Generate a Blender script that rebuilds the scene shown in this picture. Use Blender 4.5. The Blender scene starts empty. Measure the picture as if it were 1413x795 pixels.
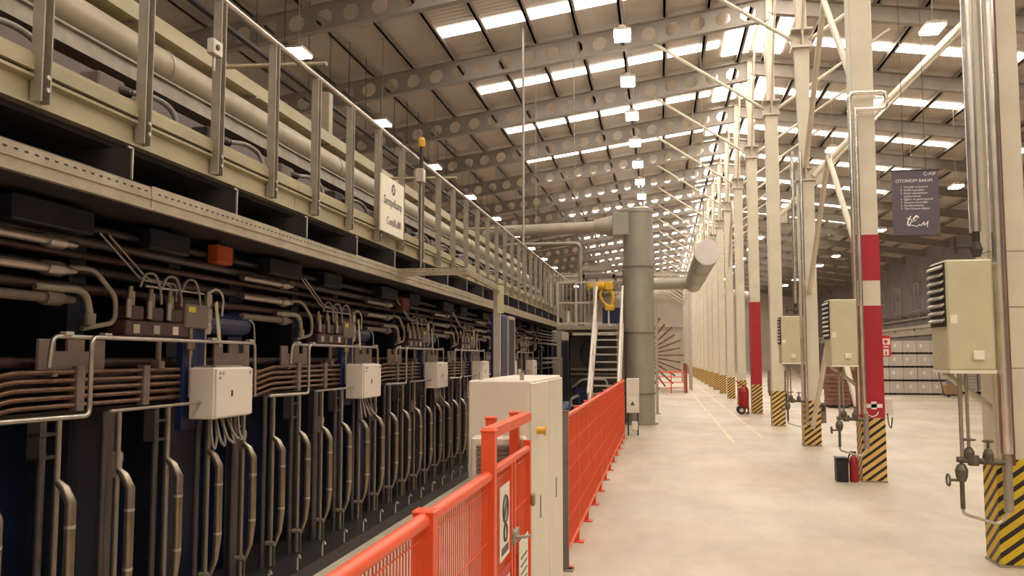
import bpy, math, random
from mathutils import Vector, Matrix
random.seed(7)
scn = bpy.context.scene
COL = scn.collection
R = math.radians

# ------------------------------------------------------------------ camera, world, exposure
cd = bpy.data.cameras.new('camera'); cam = bpy.data.objects.new('camera', cd); COL.objects.link(cam)
cd.sensor_width = 36.0; cd.lens = 36.0 * 1200.0 / 1413.0; cd.clip_end = 400
cam.location = (0, 0, 1.65)
cam.rotation_euler = (R(90 + 4.55), 0, R(9.688))
scn.camera = cam
w = bpy.data.worlds.new('world'); scn.world = w; w.use_nodes = True
w.node_tree.nodes['Background'].inputs[0].default_value = (0.75, 0.85, 1.0, 1)
w.node_tree.nodes['Background'].inputs[1].default_value = 0.6
scn.view_settings.view_transform = 'Standard'; scn.view_settings.look = 'None'
scn.view_settings.gamma = 1.0; scn.view_settings.use_curve_mapping = False
scn.view_settings.exposure = 0.36
SKY_E = 7.0      # daylight through the translucent roof sheets
LAMP_E = 60.0    # LED high-bay lenses

# ------------------------------------------------------------------ materials
def node_mat(name):
    m = bpy.data.materials.new(name); m.use_nodes = True
    return m, m.node_tree.nodes, m.node_tree.links, m.node_tree.nodes['Principled BSDF']
def mat(name, c, rough=.5, metal=0., var=.12, scale=6., c2=None, bump=0., bscale=40., stretch=None):
    m, N, L, P = node_mat(name)
    P.inputs['Roughness'].default_value = rough; P.inputs['Metallic'].default_value = metal
    tc = N.new('ShaderNodeTexCoord'); src = tc.outputs['Object']
    if stretch:
        mp = N.new('ShaderNodeMapping'); mp.inputs['Scale'].default_value = stretch
        L.new(src, mp.inputs[0]); src = mp.outputs[0]
    n = N.new('ShaderNodeTexNoise'); n.inputs['Scale'].default_value = scale; n.inputs['Detail'].default_value = 5
    L.new(src, n.inputs['Vector'])
    r = N.new('ShaderNodeValToRGB'); r.color_ramp.elements[0].position = .3; r.color_ramp.elements[1].position = .72
    a = tuple(x * (1 - var) for x in c) if c2 is None else c2
    b = tuple(min(1, x * (1 + var * .6)) for x in c) if c2 is None else c
    r.color_ramp.elements[0].color = (*a, 1); r.color_ramp.elements[1].color = (*b, 1)
    L.new(n.outputs[0], r.inputs[0]); L.new(r.outputs[0], P.inputs['Base Color'])
    if bump:
        n2 = N.new('ShaderNodeTexNoise'); n2.inputs['Scale'].default_value = bscale; L.new(src, n2.inputs['Vector'])
        bp = N.new('ShaderNodeBump'); bp.inputs['Strength'].default_value = bump; bp.inputs['Distance'].default_value = .01
        L.new(n2.outputs[0], bp.inputs['Height']); L.new(bp.outputs[0], P.inputs['Normal'])
    return m
def emis(name, c, s):
    m, N, L, P = node_mat(name)
    P.inputs['Base Color'].default_value = (.8, .8, .8, 1)
    P.inputs['Emission Color'].default_value = (*c, 1); P.inputs['Emission Strength'].default_value = s
    return m
def hazard(name, yellow, period=.108):
    m, N, L, P = node_mat(name); P.inputs['Roughness'].default_value = .45
    tc = N.new('ShaderNodeTexCoord'); s = N.new('ShaderNodeSeparateXYZ'); L.new(tc.outputs['Object'], s.inputs[0])
    def mth(op, a, b=None):
        q = N.new('ShaderNodeMath'); q.operation = op
        for i, v in enumerate((a, b)):
            if v is None: continue
            if isinstance(v, (int, float)): q.inputs[i].default_value = v
            else: L.new(v, q.inputs[i])
        return q.outputs[0]
    t = mth('ADD', mth('SUBTRACT', mth('MULTIPLY', s.outputs[2], 1.0), mth('MULTIPLY', s.outputs[0], .75)), mth('MULTIPLY', s.outputs[1], .75))
    f = mth('FRACT', mth('ADD', mth('DIVIDE', t, period), 50.0))
    k = mth('GREATER_THAN', f, .58)
    n = N.new('ShaderNodeTexNoise'); n.inputs['Scale'].default_value = 9; L.new(tc.outputs['Object'], n.inputs['Vector'])
    yr = N.new('ShaderNodeMixRGB'); yr.inputs[1].default_value = (*[c * .8 for c in yellow], 1); yr.inputs[2].default_value = (*yellow, 1)
    L.new(n.outputs[0], yr.inputs[0])
    mx = N.new('ShaderNodeMixRGB'); L.new(k, mx.inputs[0]); L.new(yr.outputs[0], mx.inputs[1]); mx.inputs[2].default_value = (.02, .012, .012, 1)
    L.new(mx.outputs[0], P.inputs['Base Color'])
    return m

M = {}
def floor_mat():
    m, N, L, P = node_mat('polished_concrete')
    tc = N.new('ShaderNodeTexCoord')
    def noise(sc, det=6, rg=.6, st=None):
        n = N.new('ShaderNodeTexNoise'); n.inputs['Scale'].default_value = sc; n.inputs['Detail'].default_value = det
        n.inputs['Roughness'].default_value = rg
        mp = N.new('ShaderNodeMapping'); mp.inputs['Scale'].default_value = st or (1, 1, 1)
        L.new(tc.outputs['Object'], mp.inputs[0]); L.new(mp.outputs[0], n.inputs['Vector']); return n.outputs[0]
    def ramp(src, p0, p1, c0, c1):
        r = N.new('ShaderNodeValToRGB'); e = r.color_ramp.elements
        e[0].position = p0; e[1].position = p1; e[0].color = (*c0, 1); e[1].color = (*c1, 1)
        L.new(src, r.inputs[0]); return r.outputs[0]
    a = ramp(noise(.55), .3, .7, (.48, .415, .32), (.67, .60, .475))
    b = ramp(noise(1.6, 8, .7, (1, .35, 1)), .42, .75, (1, 1, 1), (.78, .72, .70))
    c = ramp(noise(.22, 4), .45, .72, (1, 1, 1), (.86, .76, .68))
    mul = N.new('ShaderNodeMixRGB'); mul.blend_type = 'MULTIPLY'; mul.inputs[0].default_value = 1
    L.new(a, mul.inputs[1]); L.new(b, mul.inputs[2])
    mul2 = N.new('ShaderNodeMixRGB'); mul2.blend_type = 'MULTIPLY'; mul2.inputs[0].default_value = 1
    L.new(mul.outputs[0], mul2.inputs[1]); L.new(c, mul2.inputs[2])
    L.new(mul2.outputs[0], P.inputs['Base Color'])
    rr = N.new('ShaderNodeMapRange'); rr.inputs[3].default_value = .32; rr.inputs[4].default_value = .6
    L.new(noise(1.1), rr.inputs[0]); L.new(rr.outputs[0], P.inputs['Roughness'])
    return m
def roof_mat():
    m, N, L, P = node_mat('roof_sheet_metal'); P.inputs['Roughness'].default_value = .55
    tc = N.new('ShaderNodeTexCoord')
    n = N.new('ShaderNodeTexNoise'); n.inputs['Scale'].default_value = .8; n.inputs['Detail'].default_value = 4
    L.new(tc.outputs['Object'], n.inputs['Vector'])
    r = N.new('ShaderNodeValToRGB'); r.color_ramp.elements[0].color = (.50, .43, .36, 1); r.color_ramp.elements[1].color = (.62, .54, .46, 1)
    L.new(n.outputs[0], r.inputs[0]); L.new(r.outputs[0], P.inputs['Base Color'])
    wv = N.new('ShaderNodeTexWave'); wv.bands_direction = 'Y'; wv.inputs['Scale'].default_value = 1.6
    L.new(tc.outputs['Object'], wv.inputs['Vector'])
    bp = N.new('ShaderNodeBump'); bp.inputs['Strength'].default_value = .25; bp.inputs['Distance'].default_value = .02
    L.new(wv.outputs[0], bp.inputs['Height']); L.new(bp.outputs[0], P.inputs['Normal'])
    return m
M['floor'] = floor_mat(); M['roof'] = roof_mat()
M['sky'] = emis('daylight_sheet', (1.0, .91, .80), SKY_E)
M['lens'] = emis('lamp_lens', (1.0, .90, .79), LAMP_E)
M['lens_bloom'] = emis('lamp_lens_bloom', (1.0, .90, .79), LAMP_E * .65)  # for the tall lens whose glowing box stands in for lamp bloom
M['wall'] = mat('wall_cladding', (.20, .165, .165), .7, 0, .2, .7)
M['wall_end'] = mat('end_wall_cladding', (.70, .60, .50), .7, 0, .15, .6)
M['rafter'] = mat('rafter_grey', (.34, .295, .255), .55, 0, .12, 2)
M['purlin'] = mat('purlin_galvanised', (.36, .31, .26), .5, .2, .15, 3)
M['col'] = mat('column_cream_paint', (.70, .63, .49), .45, 0, .08, 3)
M['colred'] = mat('column_red_paint', (.42, .016, .03), .4, 0, .12, 4)
M['haz_near'] = hazard('hazard_tape_bright', (.72, .50, .02))
M['haz'] = hazard('hazard_tape_worn', (.80, .52, .16))
M['orange'] = mat('orange_powder_coat', (.83, .098, .026), .42, 0, .08, 6)
M['white'] = mat('white_enamel', (.78, .70, .61), .4, 0, .04, 5)
M['cabwhite'] = mat('cabinet_off_white', (.74, .66, .55), .42, 0, .05, 4)
M['heater'] = mat('heater_cream', (.60, .55, .36), .45, 0, .06, 5)
M['beam'] = mat('platform_cream_paint', (.42, .36, .22), .5, .15, .16, 5, stretch=(1, .4, 1))
M['galv'] = mat('galvanised_steel', (.36, .31, .245), .45, .35, .2, 9)
M['galvlite'] = mat('galvanised_bright', (.60, .54, .46), .38, .55, .15, 9)
M['steel'] = mat('tube_steel', (.55, .50, .45), .33, .8, .15, 12)
M['lag'] = mat('lagging_aluminium', (.82, .77, .70), .24, .95, .15, 8)
M['lagdull'] = mat('lagging_dull', (.33, .28, .215), .34, .85, .2, 8)
M['darksteel'] = mat('dark_steel', (.06, .049, .047), .5, .4, .25, 8)
M['greysteel'] = mat('grey_strut', (.11, .097, .095), .45, .5, .25, 8)
M['blue'] = mat('press_dark_blue', (.007, .012, .042), .42, .1, .35, 3)
M['blue2'] = mat('press_mid_blue', (.016, .026, .10), .4, .1, .25, 4)
M['bluegrey'] = mat('press_blue_grey', (.022, .024, .038), .45, .2, .3, 4)
M['black'] = mat('black_plastic', (.014, .012, .013), .5, 0, .2, 8)
M['deckdark'] = mat('deck_underside', (.04, .032, .034), .7, .1, .3, 4)
M['tan'] = mat('tan_bracket_paint', (.21, .16, .13), .55, .1, .2, 8)
M['rust'] = mat('brown_copper_tube', (.19, .105, .06), .38, .6, .35, 14)
M['maroon'] = mat('maroon_valve', (.085, .045, .042), .45, .2, .3, 12)
M['brass'] = mat('brass_fitting', (.42, .34, .24), .35, .7, .2, 20)
M['yellow'] = mat('yellow_machine_paint', (.72, .42, .03), .42, 0, .1, 8)
M['yellowtag'] = mat('yellow_tag', (.70, .62, .06), .5, 0, .05, 8)
M['cream'] = mat('cream_lagged_pipe', (.36, .29, .20), .45, .1, .12, 5)
M['duct'] = mat('grey_duct_paint', (.36, .325, .26), .45, .2, .12, 2)
M['ductlite'] = mat('duct_beige', (.44, .38, .31), .45, .2, .1, 3)
M['capwhite'] = mat('duct_cap_white', (.80, .73, .70), .5, 0, .04, 6)
M['rubber'] = mat('black_rubber', (.02, .018, .018), .6, 0, .2, 10)
M['hose'] = mat('grey_hose', (.33, .30, .27), .5, .2, .2, 10)
M['sign'] = mat('sign_white', (.86, .80, .66), .45, 0, .03, 5)
M['print'] = mat('dark_print', (.10, .085, .08), .6, 0, .05, 5)
M['banner'] = mat('banner_slate', (.115, .095, .115), .7, 0, .1, 2)
M['printwhite'] = mat('white_print', (.85, .80, .78), .6, 0, .03, 5)
M['printred'] = mat('red_print', (.62, .03, .03), .5, 0, .05, 5)
M['box'] = mat('pallet_box_white', (.60, .54, .48), .6, 0, .1, 2)
M['pallet'] = mat('pallet_dark', (.06, .045, .04), .7, 0, .3, 6)
M['carton'] = mat('brown_carton', (.36, .22, .12), .7, 0, .15, 4)
M['board'] = mat('brown_board', (.20, .085, .06), .6, 0, .25, 4)
M['lane'] = mat('lane_paint', (.80, .69, .48), .6, 0, .2, 9, c2=(.62, .53, .42))
M['glass'] = mat('window_glass', (.10, .095, .12), .12, 0, .1, 2)
M['valve'] = mat('valve_olive_grey', (.15, .13, .10), .45, .5, .3, 20)
M['extred'] = mat('extinguisher_red', (.36, .015, .02), .3, 0, .08, 6)
M['stair'] = mat('stair_white_steel', (.72, .66, .58), .4, .2, .08, 6)
M['tray'] = mat('cable_channel_galvanised', (.44, .37, .27), .42, .35, .2, 7)

# ------------------------------------------------------------------ mesh builder
class MB:
    def __init__(s): s.v = []; s.f = []; s.sm = []
    def _add(s, vs, fs, smooth=False):
        o = len(s.v); s.v += [tuple(v) for v in vs]
        s.f += [tuple(i + o for i in f) for f in fs]; s.sm += [smooth] * len(fs); return s
    def b(s, x0, x1, y0, y1, z0, z1):
        return s._add([(x0,y0,z0),(x1,y0,z0),(x1,y1,z0),(x0,y1,z0),(x0,y0,z1),(x1,y0,z1),(x1,y1,z1),(x0,y1,z1)],
            [(0,3,2,1),(4,5,6,7),(0,1,5,4),(1,2,6,5),(2,3,7,6),(3,0,4,7)])
    def bb(s, x0, x1, y0, y1, z0, z1, e=.01):       # box with chamfered edges on all sides
        vs = []; idx = {}
        X = (x0, x1); Y = (y0, y1); Z = (z0, z1)
        for i in (0, 1):
            for j in (0, 1):
                for k in (0, 1):
                    sx, sy, sz = (1 - 2*i)*e, (1 - 2*j)*e, (1 - 2*k)*e
                    for a, p in (('x', (X[i], Y[j]+sy, Z[k]+sz)), ('y', (X[i]+sx, Y[j], Z[k]+sz)), ('z', (X[i]+sx, Y[j]+sy, Z[k]))):
                        idx[a, i, j, k] = len(vs); vs.append(p)
        g = lambda a, i, j, k: idx[a, i, j, k]
        fs = []
        for i in (0, 1):
            fs.append([g('x', i, 0, 0), g('x', i, 1, 0), g('x', i, 1, 1), g('x', i, 0, 1)])
            fs.append([g('y', 0, i, 0), g('y', 1, i, 0), g('y', 1, i, 1), g('y', 0, i, 1)])
            fs.append([g('z', 0, 0, i), g('z', 1, 0, i), g('z', 1, 1, i), g('z', 0, 1, i)])
        for i in (0, 1):
            for j in (0, 1):
                fs.append([g('x', i, j, 0), g('x', i, j, 1), g('y', i, j, 1), g('y', i, j, 0)])
                fs.append([g('x', i, 0, j), g('x', i, 1, j), g('z', i, 1, j), g('z', i, 0, j)])
                fs.append([g('y', 0, i, j), g('y', 1, i, j), g('z', 1, i, j), g('z', 0, i, j)])
                for k in (0, 1): fs.append([g('x', i, j, k), g('y', i, j, k), g('z', i, j, k)])
        cx = Vector(((x0+x1)/2, (y0+y1)/2, (z0+z1)/2)); out = []
        for f in fs:
            p = [Vector(vs[q]) for q in f]; n = (p[1]-p[0]).cross(p[2]-p[0])
            ctr = sum(p, Vector()) / len(p)
            out.append(tuple(f) if n.dot(ctr - cx) > 0 else tuple(reversed(f)))
        return s._add(vs, out)
    def tube(s, pts, r, n=8, fillet=0., seg=4, caps=True, radii=None):
        P = [Vector(p) for p in pts]
        if fillet and len(P) > 2:
            Q = [P[0]]
            for i in range(1, len(P) - 1):
                a = (P[i-1] - P[i]); b = (P[i+1] - P[i])
                d = min(fillet, a.length * .48, b.length * .48)
                p0 = P[i] + a.normalized() * d; p1 = P[i] + b.normalized() * d
                for k in range(seg + 1):
                    t = k / seg; Q.append(p0 * (1-t)**2 + P[i] * 2*t*(1-t) + p1 * t*t)
            Q.append(P[-1]); P = Q
        rings = []; up = None
        for i, p in enumerate(P):
            d0 = (P[i] - P[i-1]).normalized() if i else None
            d1 = (P[i+1] - P[i]).normalized() if i < len(P) - 1 else None
            t = d1 if d0 is None else d0 if d1 is None else (d0 + d1).normalized()
            if up is None:
                up = Vector((0, 0, 1)) if abs(t.z) < .9 else Vector((1, 0, 0))
            up = (up - t * up.dot(t)).normalized(); sd = t.cross(up)
            k = 1.0
            if d0 is not None and d1 is not None: k = 1 / max(.5, t.dot(d0))
            rr = (radii[i] if radii else r) * k
            rings.append([p + (sd * math.cos(2*math.pi*j/n) + up * math.sin(2*math.pi*j/n)) * rr for j in range(n)])
        vs = [v for g in rings for v in g]; fs = []
        for i in range(len(rings) - 1):
            for j in range(n):
                a = i*n + j; b = i*n + (j+1) % n; fs.append((a, a+n, b+n, b))
        s._add(vs, fs, True)
        if caps:
            s._add(rings[0], [tuple(range(n))]); s._add(rings[-1], [tuple(reversed(range(n)))])
        return s
    def c(s, p0, p1, r, n=12, r1=None): return s.tube([p0, p1], r, n, radii=[r, r if r1 is None else r1])
    def prism(s, poly, axis, a0, a1):               # poly in the two other axes (cyclic order), extruded along axis
        def mk(p, a):
            if axis == 'x': return (a, p[0], p[1])
            if axis == 'y': return (p[0], a, p[1])
            return (p[0], p[1], a)
        n = len(poly); vs = [mk(p, a0) for p in poly] + [mk(p, a1) for p in poly]
        fs = [tuple(range(n)), tuple(reversed(range(n, 2*n)))] + [(i, i+n, (i+1) % n + n, (i+1) % n) for i in range(n)]
        ar = sum(poly[i][0]*poly[(i+1) % n][1] - poly[(i+1) % n][0]*poly[i][1] for i in range(n))
        flip = (ar > 0) ^ (a1 < a0)
        if axis == 'y': flip = not flip
        if not flip: fs = [tuple(reversed(f)) for f in fs]
        fs = [tuple(reversed(f)) for f in fs] if False else fs
        return s._add(vs, fs)
    def lathe(s, c, prof, n=20, axis='z'):
        vs = []; fs = []
        for (r, h) in prof:
            for j in range(n):
                a = 2*math.pi*j/n; u, v = r*math.cos(a), r*math.sin(a)
                vs.append({'z': (c[0]+u, c[1]+v, c[2]+h), 'y': (c[0]+u, c[1]+h, c[2]-v), 'x': (c[0]+h, c[1]+u, c[2]+v)}[axis])
        for i in range(len(prof)-1):
            for j in range(n):
                a = i*n+j; b = i*n+(j+1) % n; fs.append((a, b, b+n, a+n))
        fs.append(tuple(reversed(range(n)))); fs.append(tuple(range((len(prof)-1)*n, len(prof)*n)))
        return s._add(vs, fs, False)
    def mesh(s, name, m):
        me = bpy.data.meshes.new(name); me.from_pydata(s.v, [], s.f)
        me.polygons.foreach_set('use_smooth', s.sm); me.materials.append(M[m] if isinstance(m, str) else m); me.update()
        return me
    def o(s, name, m, parent=None, loc=None):
        return put(name, s.mesh(name, m), parent, loc)
def put(name, me, parent=None, loc=None):
    o = bpy.data.objects.new(name, me); COL.objects.link(o)
    if parent is not None: o.parent = parent
    if loc is not None: o.location = loc
    return o
def tag(o, label, cat, group=None, kind=None):
    if label: o['label'] = label
    if cat: o['category'] = cat
    if group: o['group'] = group
    if kind: o['kind'] = kind
    return o
def T(name, label, cat, loc=(0, 0, 0), group=None, kind=None, rz=0):
    e = bpy.data.objects.new(name, None); COL.objects.link(e); e.location = loc; e.rotation_euler.z = rz
    e.empty_display_size = .1
    return tag(e, label, cat, group, kind)
def kids(o): return [c for c in bpy.data.objects if c.parent == o]
def dup(src, tree, loc, label, rz=None):
    r = src.copy(); COL.objects.link(r); r.location = loc
    if rz is not None: r.rotation_euler.z = rz
    if label: r['label'] = label
    for ch, subs in tree:
        c = ch.copy(); COL.objects.link(c); c.parent = r
        for g in subs:
            d = g.copy(); COL.objects.link(d); d.parent = c
    return r
def tree_of(src): return [(c, list(c.children)) for c in src.children]
_ones = 'first second third fourth fifth sixth seventh eighth ninth tenth eleventh twelfth thirteenth fourteenth fifteenth sixteenth seventeenth eighteenth nineteenth'.split()
_tens = {2: ('twentieth', 'twenty'), 3: ('thirtieth', 'thirty'), 4: ('fortieth', 'forty'), 5: ('fiftieth', 'fifty'), 6: ('sixtieth', 'sixty')}
def nth(i):       # 1-based ordinal word
    if i < 20: return _ones[i-1]
    t, u = divmod(i, 10)
    return _tens[t][0] if u == 0 else _tens[t][1] + '-' + _ones[u-1]
def text(s, size, m, parent, loc, rot, align='CENTER', name='lettering', sx=1.0):
    cu = bpy.data.curves.new(name, 'FONT'); cu.body = s; cu.size = size; cu.align_x = align; cu.align_y = 'CENTER'
    cu.extrude = .0008; cu.resolution_u = 3
    tmp = bpy.data.objects.new(name, cu); COL.objects.link(tmp)
    me = bpy.data.meshes.new_from_object(tmp.evaluated_get(bpy.context.evaluated_depsgraph_get()))
    bpy.data.objects.remove(tmp); bpy.data.curves.remove(cu)
    me.name = name; me.materials.clear(); me.materials.append(M[m])
    o = put(name, me, parent, loc); o.rotation_euler = rot; o.scale = (sx, 1, 1)
    return o

# ------------------------------------------------------------------ the hall
X0, X1, Y0, Y1 = -15.5, 17.0, -13.7, 106.0
RX, RZ, SL = 2.77, 10.8, .145           # ridge line over the column row, roof slope
PITCH, FY = 4.75, 7.7                   # frame spacing, first frame in view
roofz = lambda x: RZ - SL * abs(x - RX)
frames = [FY + PITCH * i for i in range(-4, 21)]

fl = MB().b(X0, X1, Y0, Y1, -.2, 0).o('floor', 'floor'); tag(fl, 'pale cream concrete floor of the factory hall', 'floor', kind='structure')
k = 0
for x in (1.37, 2.04):
    y = 17.4 if x < 2 else 18.6
    for (a, b) in ((0, 3.4), (3.9, 9.5), (10.2, 20.), (21., 34.)):
        MB().b(x-.035, x+.035, y+a, y+b, 0, .002).o('lane_marking', 'lane', fl)
for sd, x in (('left', X0), ('right', X1)):
    wl = MB().b(x-.15 if sd == 'left' else x, x if sd == 'left' else x+.15, Y0, Y1, 0, roofz(x)+.1).o('wall_'+sd, 'wall')
    tag(wl, {'left': 'dark clad side wall behind the press', 'right': 'dark taupe clad side wall beyond the pallet boxes'}[sd], 'wall', kind='structure')
    if sd == 'right': WR = wl
def gable(y0, y1): return MB().prism([(X0, 0), (X1, 0), (X1, roofz(X1)), (RX, RZ), (X0, roofz(X0))], 'y', y0, y1)
tag(gable(Y1, Y1+.15).o('wall_back', 'wall_end'), 'pale gable wall at the far end of the hall', 'wall', kind='structure')
tag(gable(Y0-.15, Y0).o('wall_front', 'wall_end'), 'gable wall of the hall behind the viewer', 'wall', kind='structure')

ceil = T('ceiling', 'pitched sheet metal roof with skylight strips and cellular rafters', 'roof', (RX, 0, RZ), kind='structure')
# sheets: one per bay and side, local to ridge
bays = [(Y0, frames[0])] + [(frames[i], frames[i+1]) for i in range(len(frames)-1)] + [(frames[-1], Y1)]
for (a, b) in bays:
    for sg, xe in ((-1, X0), (1, X1)):
        L = abs(xe - RX); z = -SL * L
        p = [(0, 0), (sg*L, z), (sg*L, z+.08), (0, .08)]
        MB().prism(p, 'y', a+.004, b-.004).o('roof_sheet', 'roof', ceil)
# purlins
for sg in (-1, 1):
    n = 16 if sg < 0 else 12
    for i in range(n):
        x = .37 + 1.1 * i + (.0 if sg < 0 else .0)
        z = -SL * x
        MB().b(sg*x-.03, sg*x+.03, Y0, Y1, z-.16, z-.002).b(sg*x-.03, sg*x+.09, Y0, Y1, z-.16, z-.145).o('purlin', 'purlin', ceil)
# cellular rafters
def rafter(L, D=.60, solid=False):
    mb = MB(); off = .165; sp = .62; nh = int(L / sp); r = .19; tw = .012
    zz = lambda x, t: -SL * x - off - t
    def ring(cx, y, rev):
        oc = [(cx + r*math.cos(R(22.5+45*k)), -D/2 + r*math.sin(R(22.5+45*k))) for k in range(8)]
        x0, x1 = cx - sp/2, cx + sp/2
        out = [(x1, -.0), (x1, -.0)]
        o8 = [(x1, -D/2+.11), (cx+.13, 0), (cx-.13, 0), (x0, -D/2+.11), (x0, -D/2-.11), (cx-.13, -D), (cx+.13, -D), (x1, -D/2-.11)]
        V = [(x, y, zz(x, -t)) for x, t in oc + o8]
        F = []
        for k in range(8):
            q = (k, 8+k, 8+(k+1) % 8, (k+1) % 8); F.append(q if not rev else q[::-1])
        c4 = [(x1, 0), (x0, 0), (x0, -D), (x1, -D)]; V += [(x, y, zz(x, -t)) for x, t in c4]
        for q in ((8, 16, 9), (10, 17, 11), (12, 18, 13), (14, 19, 15)): F.append(q if not rev else q[::-1])
        mb._add(V, F)
    if solid: mb.prism([(0, zz(0, D)), (L, zz(L, D)), (L, zz(L, 0)), (0, zz(0, 0))], 'y', -tw/2, tw/2); nh = 0
    for i in range(nh):
        cx = .5 + sp * i
        ring(cx, -tw/2, False); ring(cx, tw/2, True)
        oc = [(cx + r*math.cos(R(22.5+45*k)), -D/2 + r*math.sin(R(22.5+45*k))) for k in range(8)]
        mb._add([(x, -tw/2, zz(x, -t)) for x, t in oc] + [(x, tw/2, zz(x, -t)) for x, t in oc], [(k, (k+1) % 8, 8+(k+1) % 8, 8+k) for k in range(8)])
    for t0, t1 in ((0, .02), (D-.02, D)):
        mb.prism([(0, zz(0, t1)), (L, zz(L, t1)), (L, zz(L, t0)), (0, zz(0, t0))], 'y', -.1, .1)
    mb.prism([(0, zz(0, D)), (.2, zz(.2, D)), (.2, zz(.2, 0)), (0, zz(0, 0))], 'y', -.006, .006)
    return mb
rl = rafter(abs(X0-RX)); 
rr_ = rafter(abs(X1-RX), .42, True).mesh('rafter', 'purlin')
rl.v = [(-x, y, z) for x, y, z in rl.v]; rl.f = [f[::-1] for f in rl.f]; rl = rl.mesh('rafter', 'rafter')
for y in frames:
    put('rafter', rl, ceil, (0, y, 0)); put('rafter', rr_, ceil, (0, y, 0))
# skylight panes
def pane_mesh(w, d):
    mb = MB()
    return mb.prism([(0, -.035), (w, -.035 - SL*w), (w, -.012 - SL*w), (0, -.012)], 'y', 0, d)
pm = {}
for sg in (-1, 1):
    for nm, (w_, d_) in {'strip': (1.02, .52), 'half': (.43, .52), 'ridge': (.78, 3.7)}.items():
        q = pane_mesh(w_, d_)
        if sg < 0: q.v = [(-x, y, z) for x, y, z in q.v]; q.f = [f[::-1] for f in q.f]
        pm[nm, sg] = q
PM = {k_: v_.mesh('skylight_pane', 'sky') for k_, v_ in pm.items()}
far = MB()
for i, y in enumerate(frames):
    for sg in (-1, 1):
        items = [('ridge', .07, y + .55)] if y + 4.3 < Y1 else []
        items += [('half', 1.0, y + 2.85)] + [('strip', 1.51 + 1.1*j, y + 2.85) for j in range(6)]
        for nm, x, yy in items:
            z = -SL * x
            if y < 58: put('skylight_pane', PM[nm, sg], ceil, (sg*x, yy, z))
            else:
                q = pm[nm, sg]; far._add([(a + sg*x, b + yy, c_ + z) for a, b, c_ in q.v], q.f)
fo = far.o('far_skylight_panes', 'sky', ceil); fo['kind'] = 'stuff'

# ------------------------------------------------------------------ hanging lamps
def make_lamp(deep):  # deep: lens box built taller, bloom put into its shape
    r = T('hanging_lamp', 'x', 'lamp', (0, 0, 0)); hx, hy, dz = (.17, .17, .15) if deep else (.17, .26, .035)
    MB().bb(-hx-.015, hx+.015, -hy-.015, hy+.015, 0, .06, .012).prism([(-.1, .06), (.1, .06), (.06, .14), (-.06, .14)], 'y', -.1, .1).o('housing', 'galvlite', r)
    MB().bb(-hx, hx, -hy, hy, -dz, 0, .015).o('lens', 'lens' if not deep else 'lens_bloom', r)
    return r
lamp_kinds = [make_lamp(True), make_lamp(False)]; ltrees = [tree_of(l) for l in lamp_kinds]; lused = [False, False]
rows = [('over the walkway beside the duct stack', -.72, 8.55, -7., 3.15, 29),
        ('over the press handrail', -6.6, 7.32, -9.8, 4.95, 18),
        ('over the aisle beyond the columns', 5.13, 7.82, -7.2, 4.85, 18),
        ('over the pallet storage', 9.55, 7.19, -9.6, 4.95, 17)]
for (where, x, z, y0, st, n) in rows:
    vis = 0; kd = 0 if x == -.72 else 1
    for i in range(n):
        y = y0 + st * i; rod = roofz(x) - z
        vis += 1 if y > 10 else 0
        lab = f'glowing square pendant lamp {where}, {nth(vis)} from the near end' if y > 10 else f'unseen square lamp {where}, {nth(i+1)} from end wall'
        o = lamp_kinds[kd] if not lused[kd] else dup(lamp_kinds[kd], ltrees[kd], (x, y, z), lab)
        o.location = (x, y, z); o['label'] = lab; o['group'] = 'square pendant lamps ' + where; lused[kd] = True
        MB().c((0, 0, .14), (0, 0, rod), .008, 6).o('hanging_rod', 'galv', o)

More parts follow.
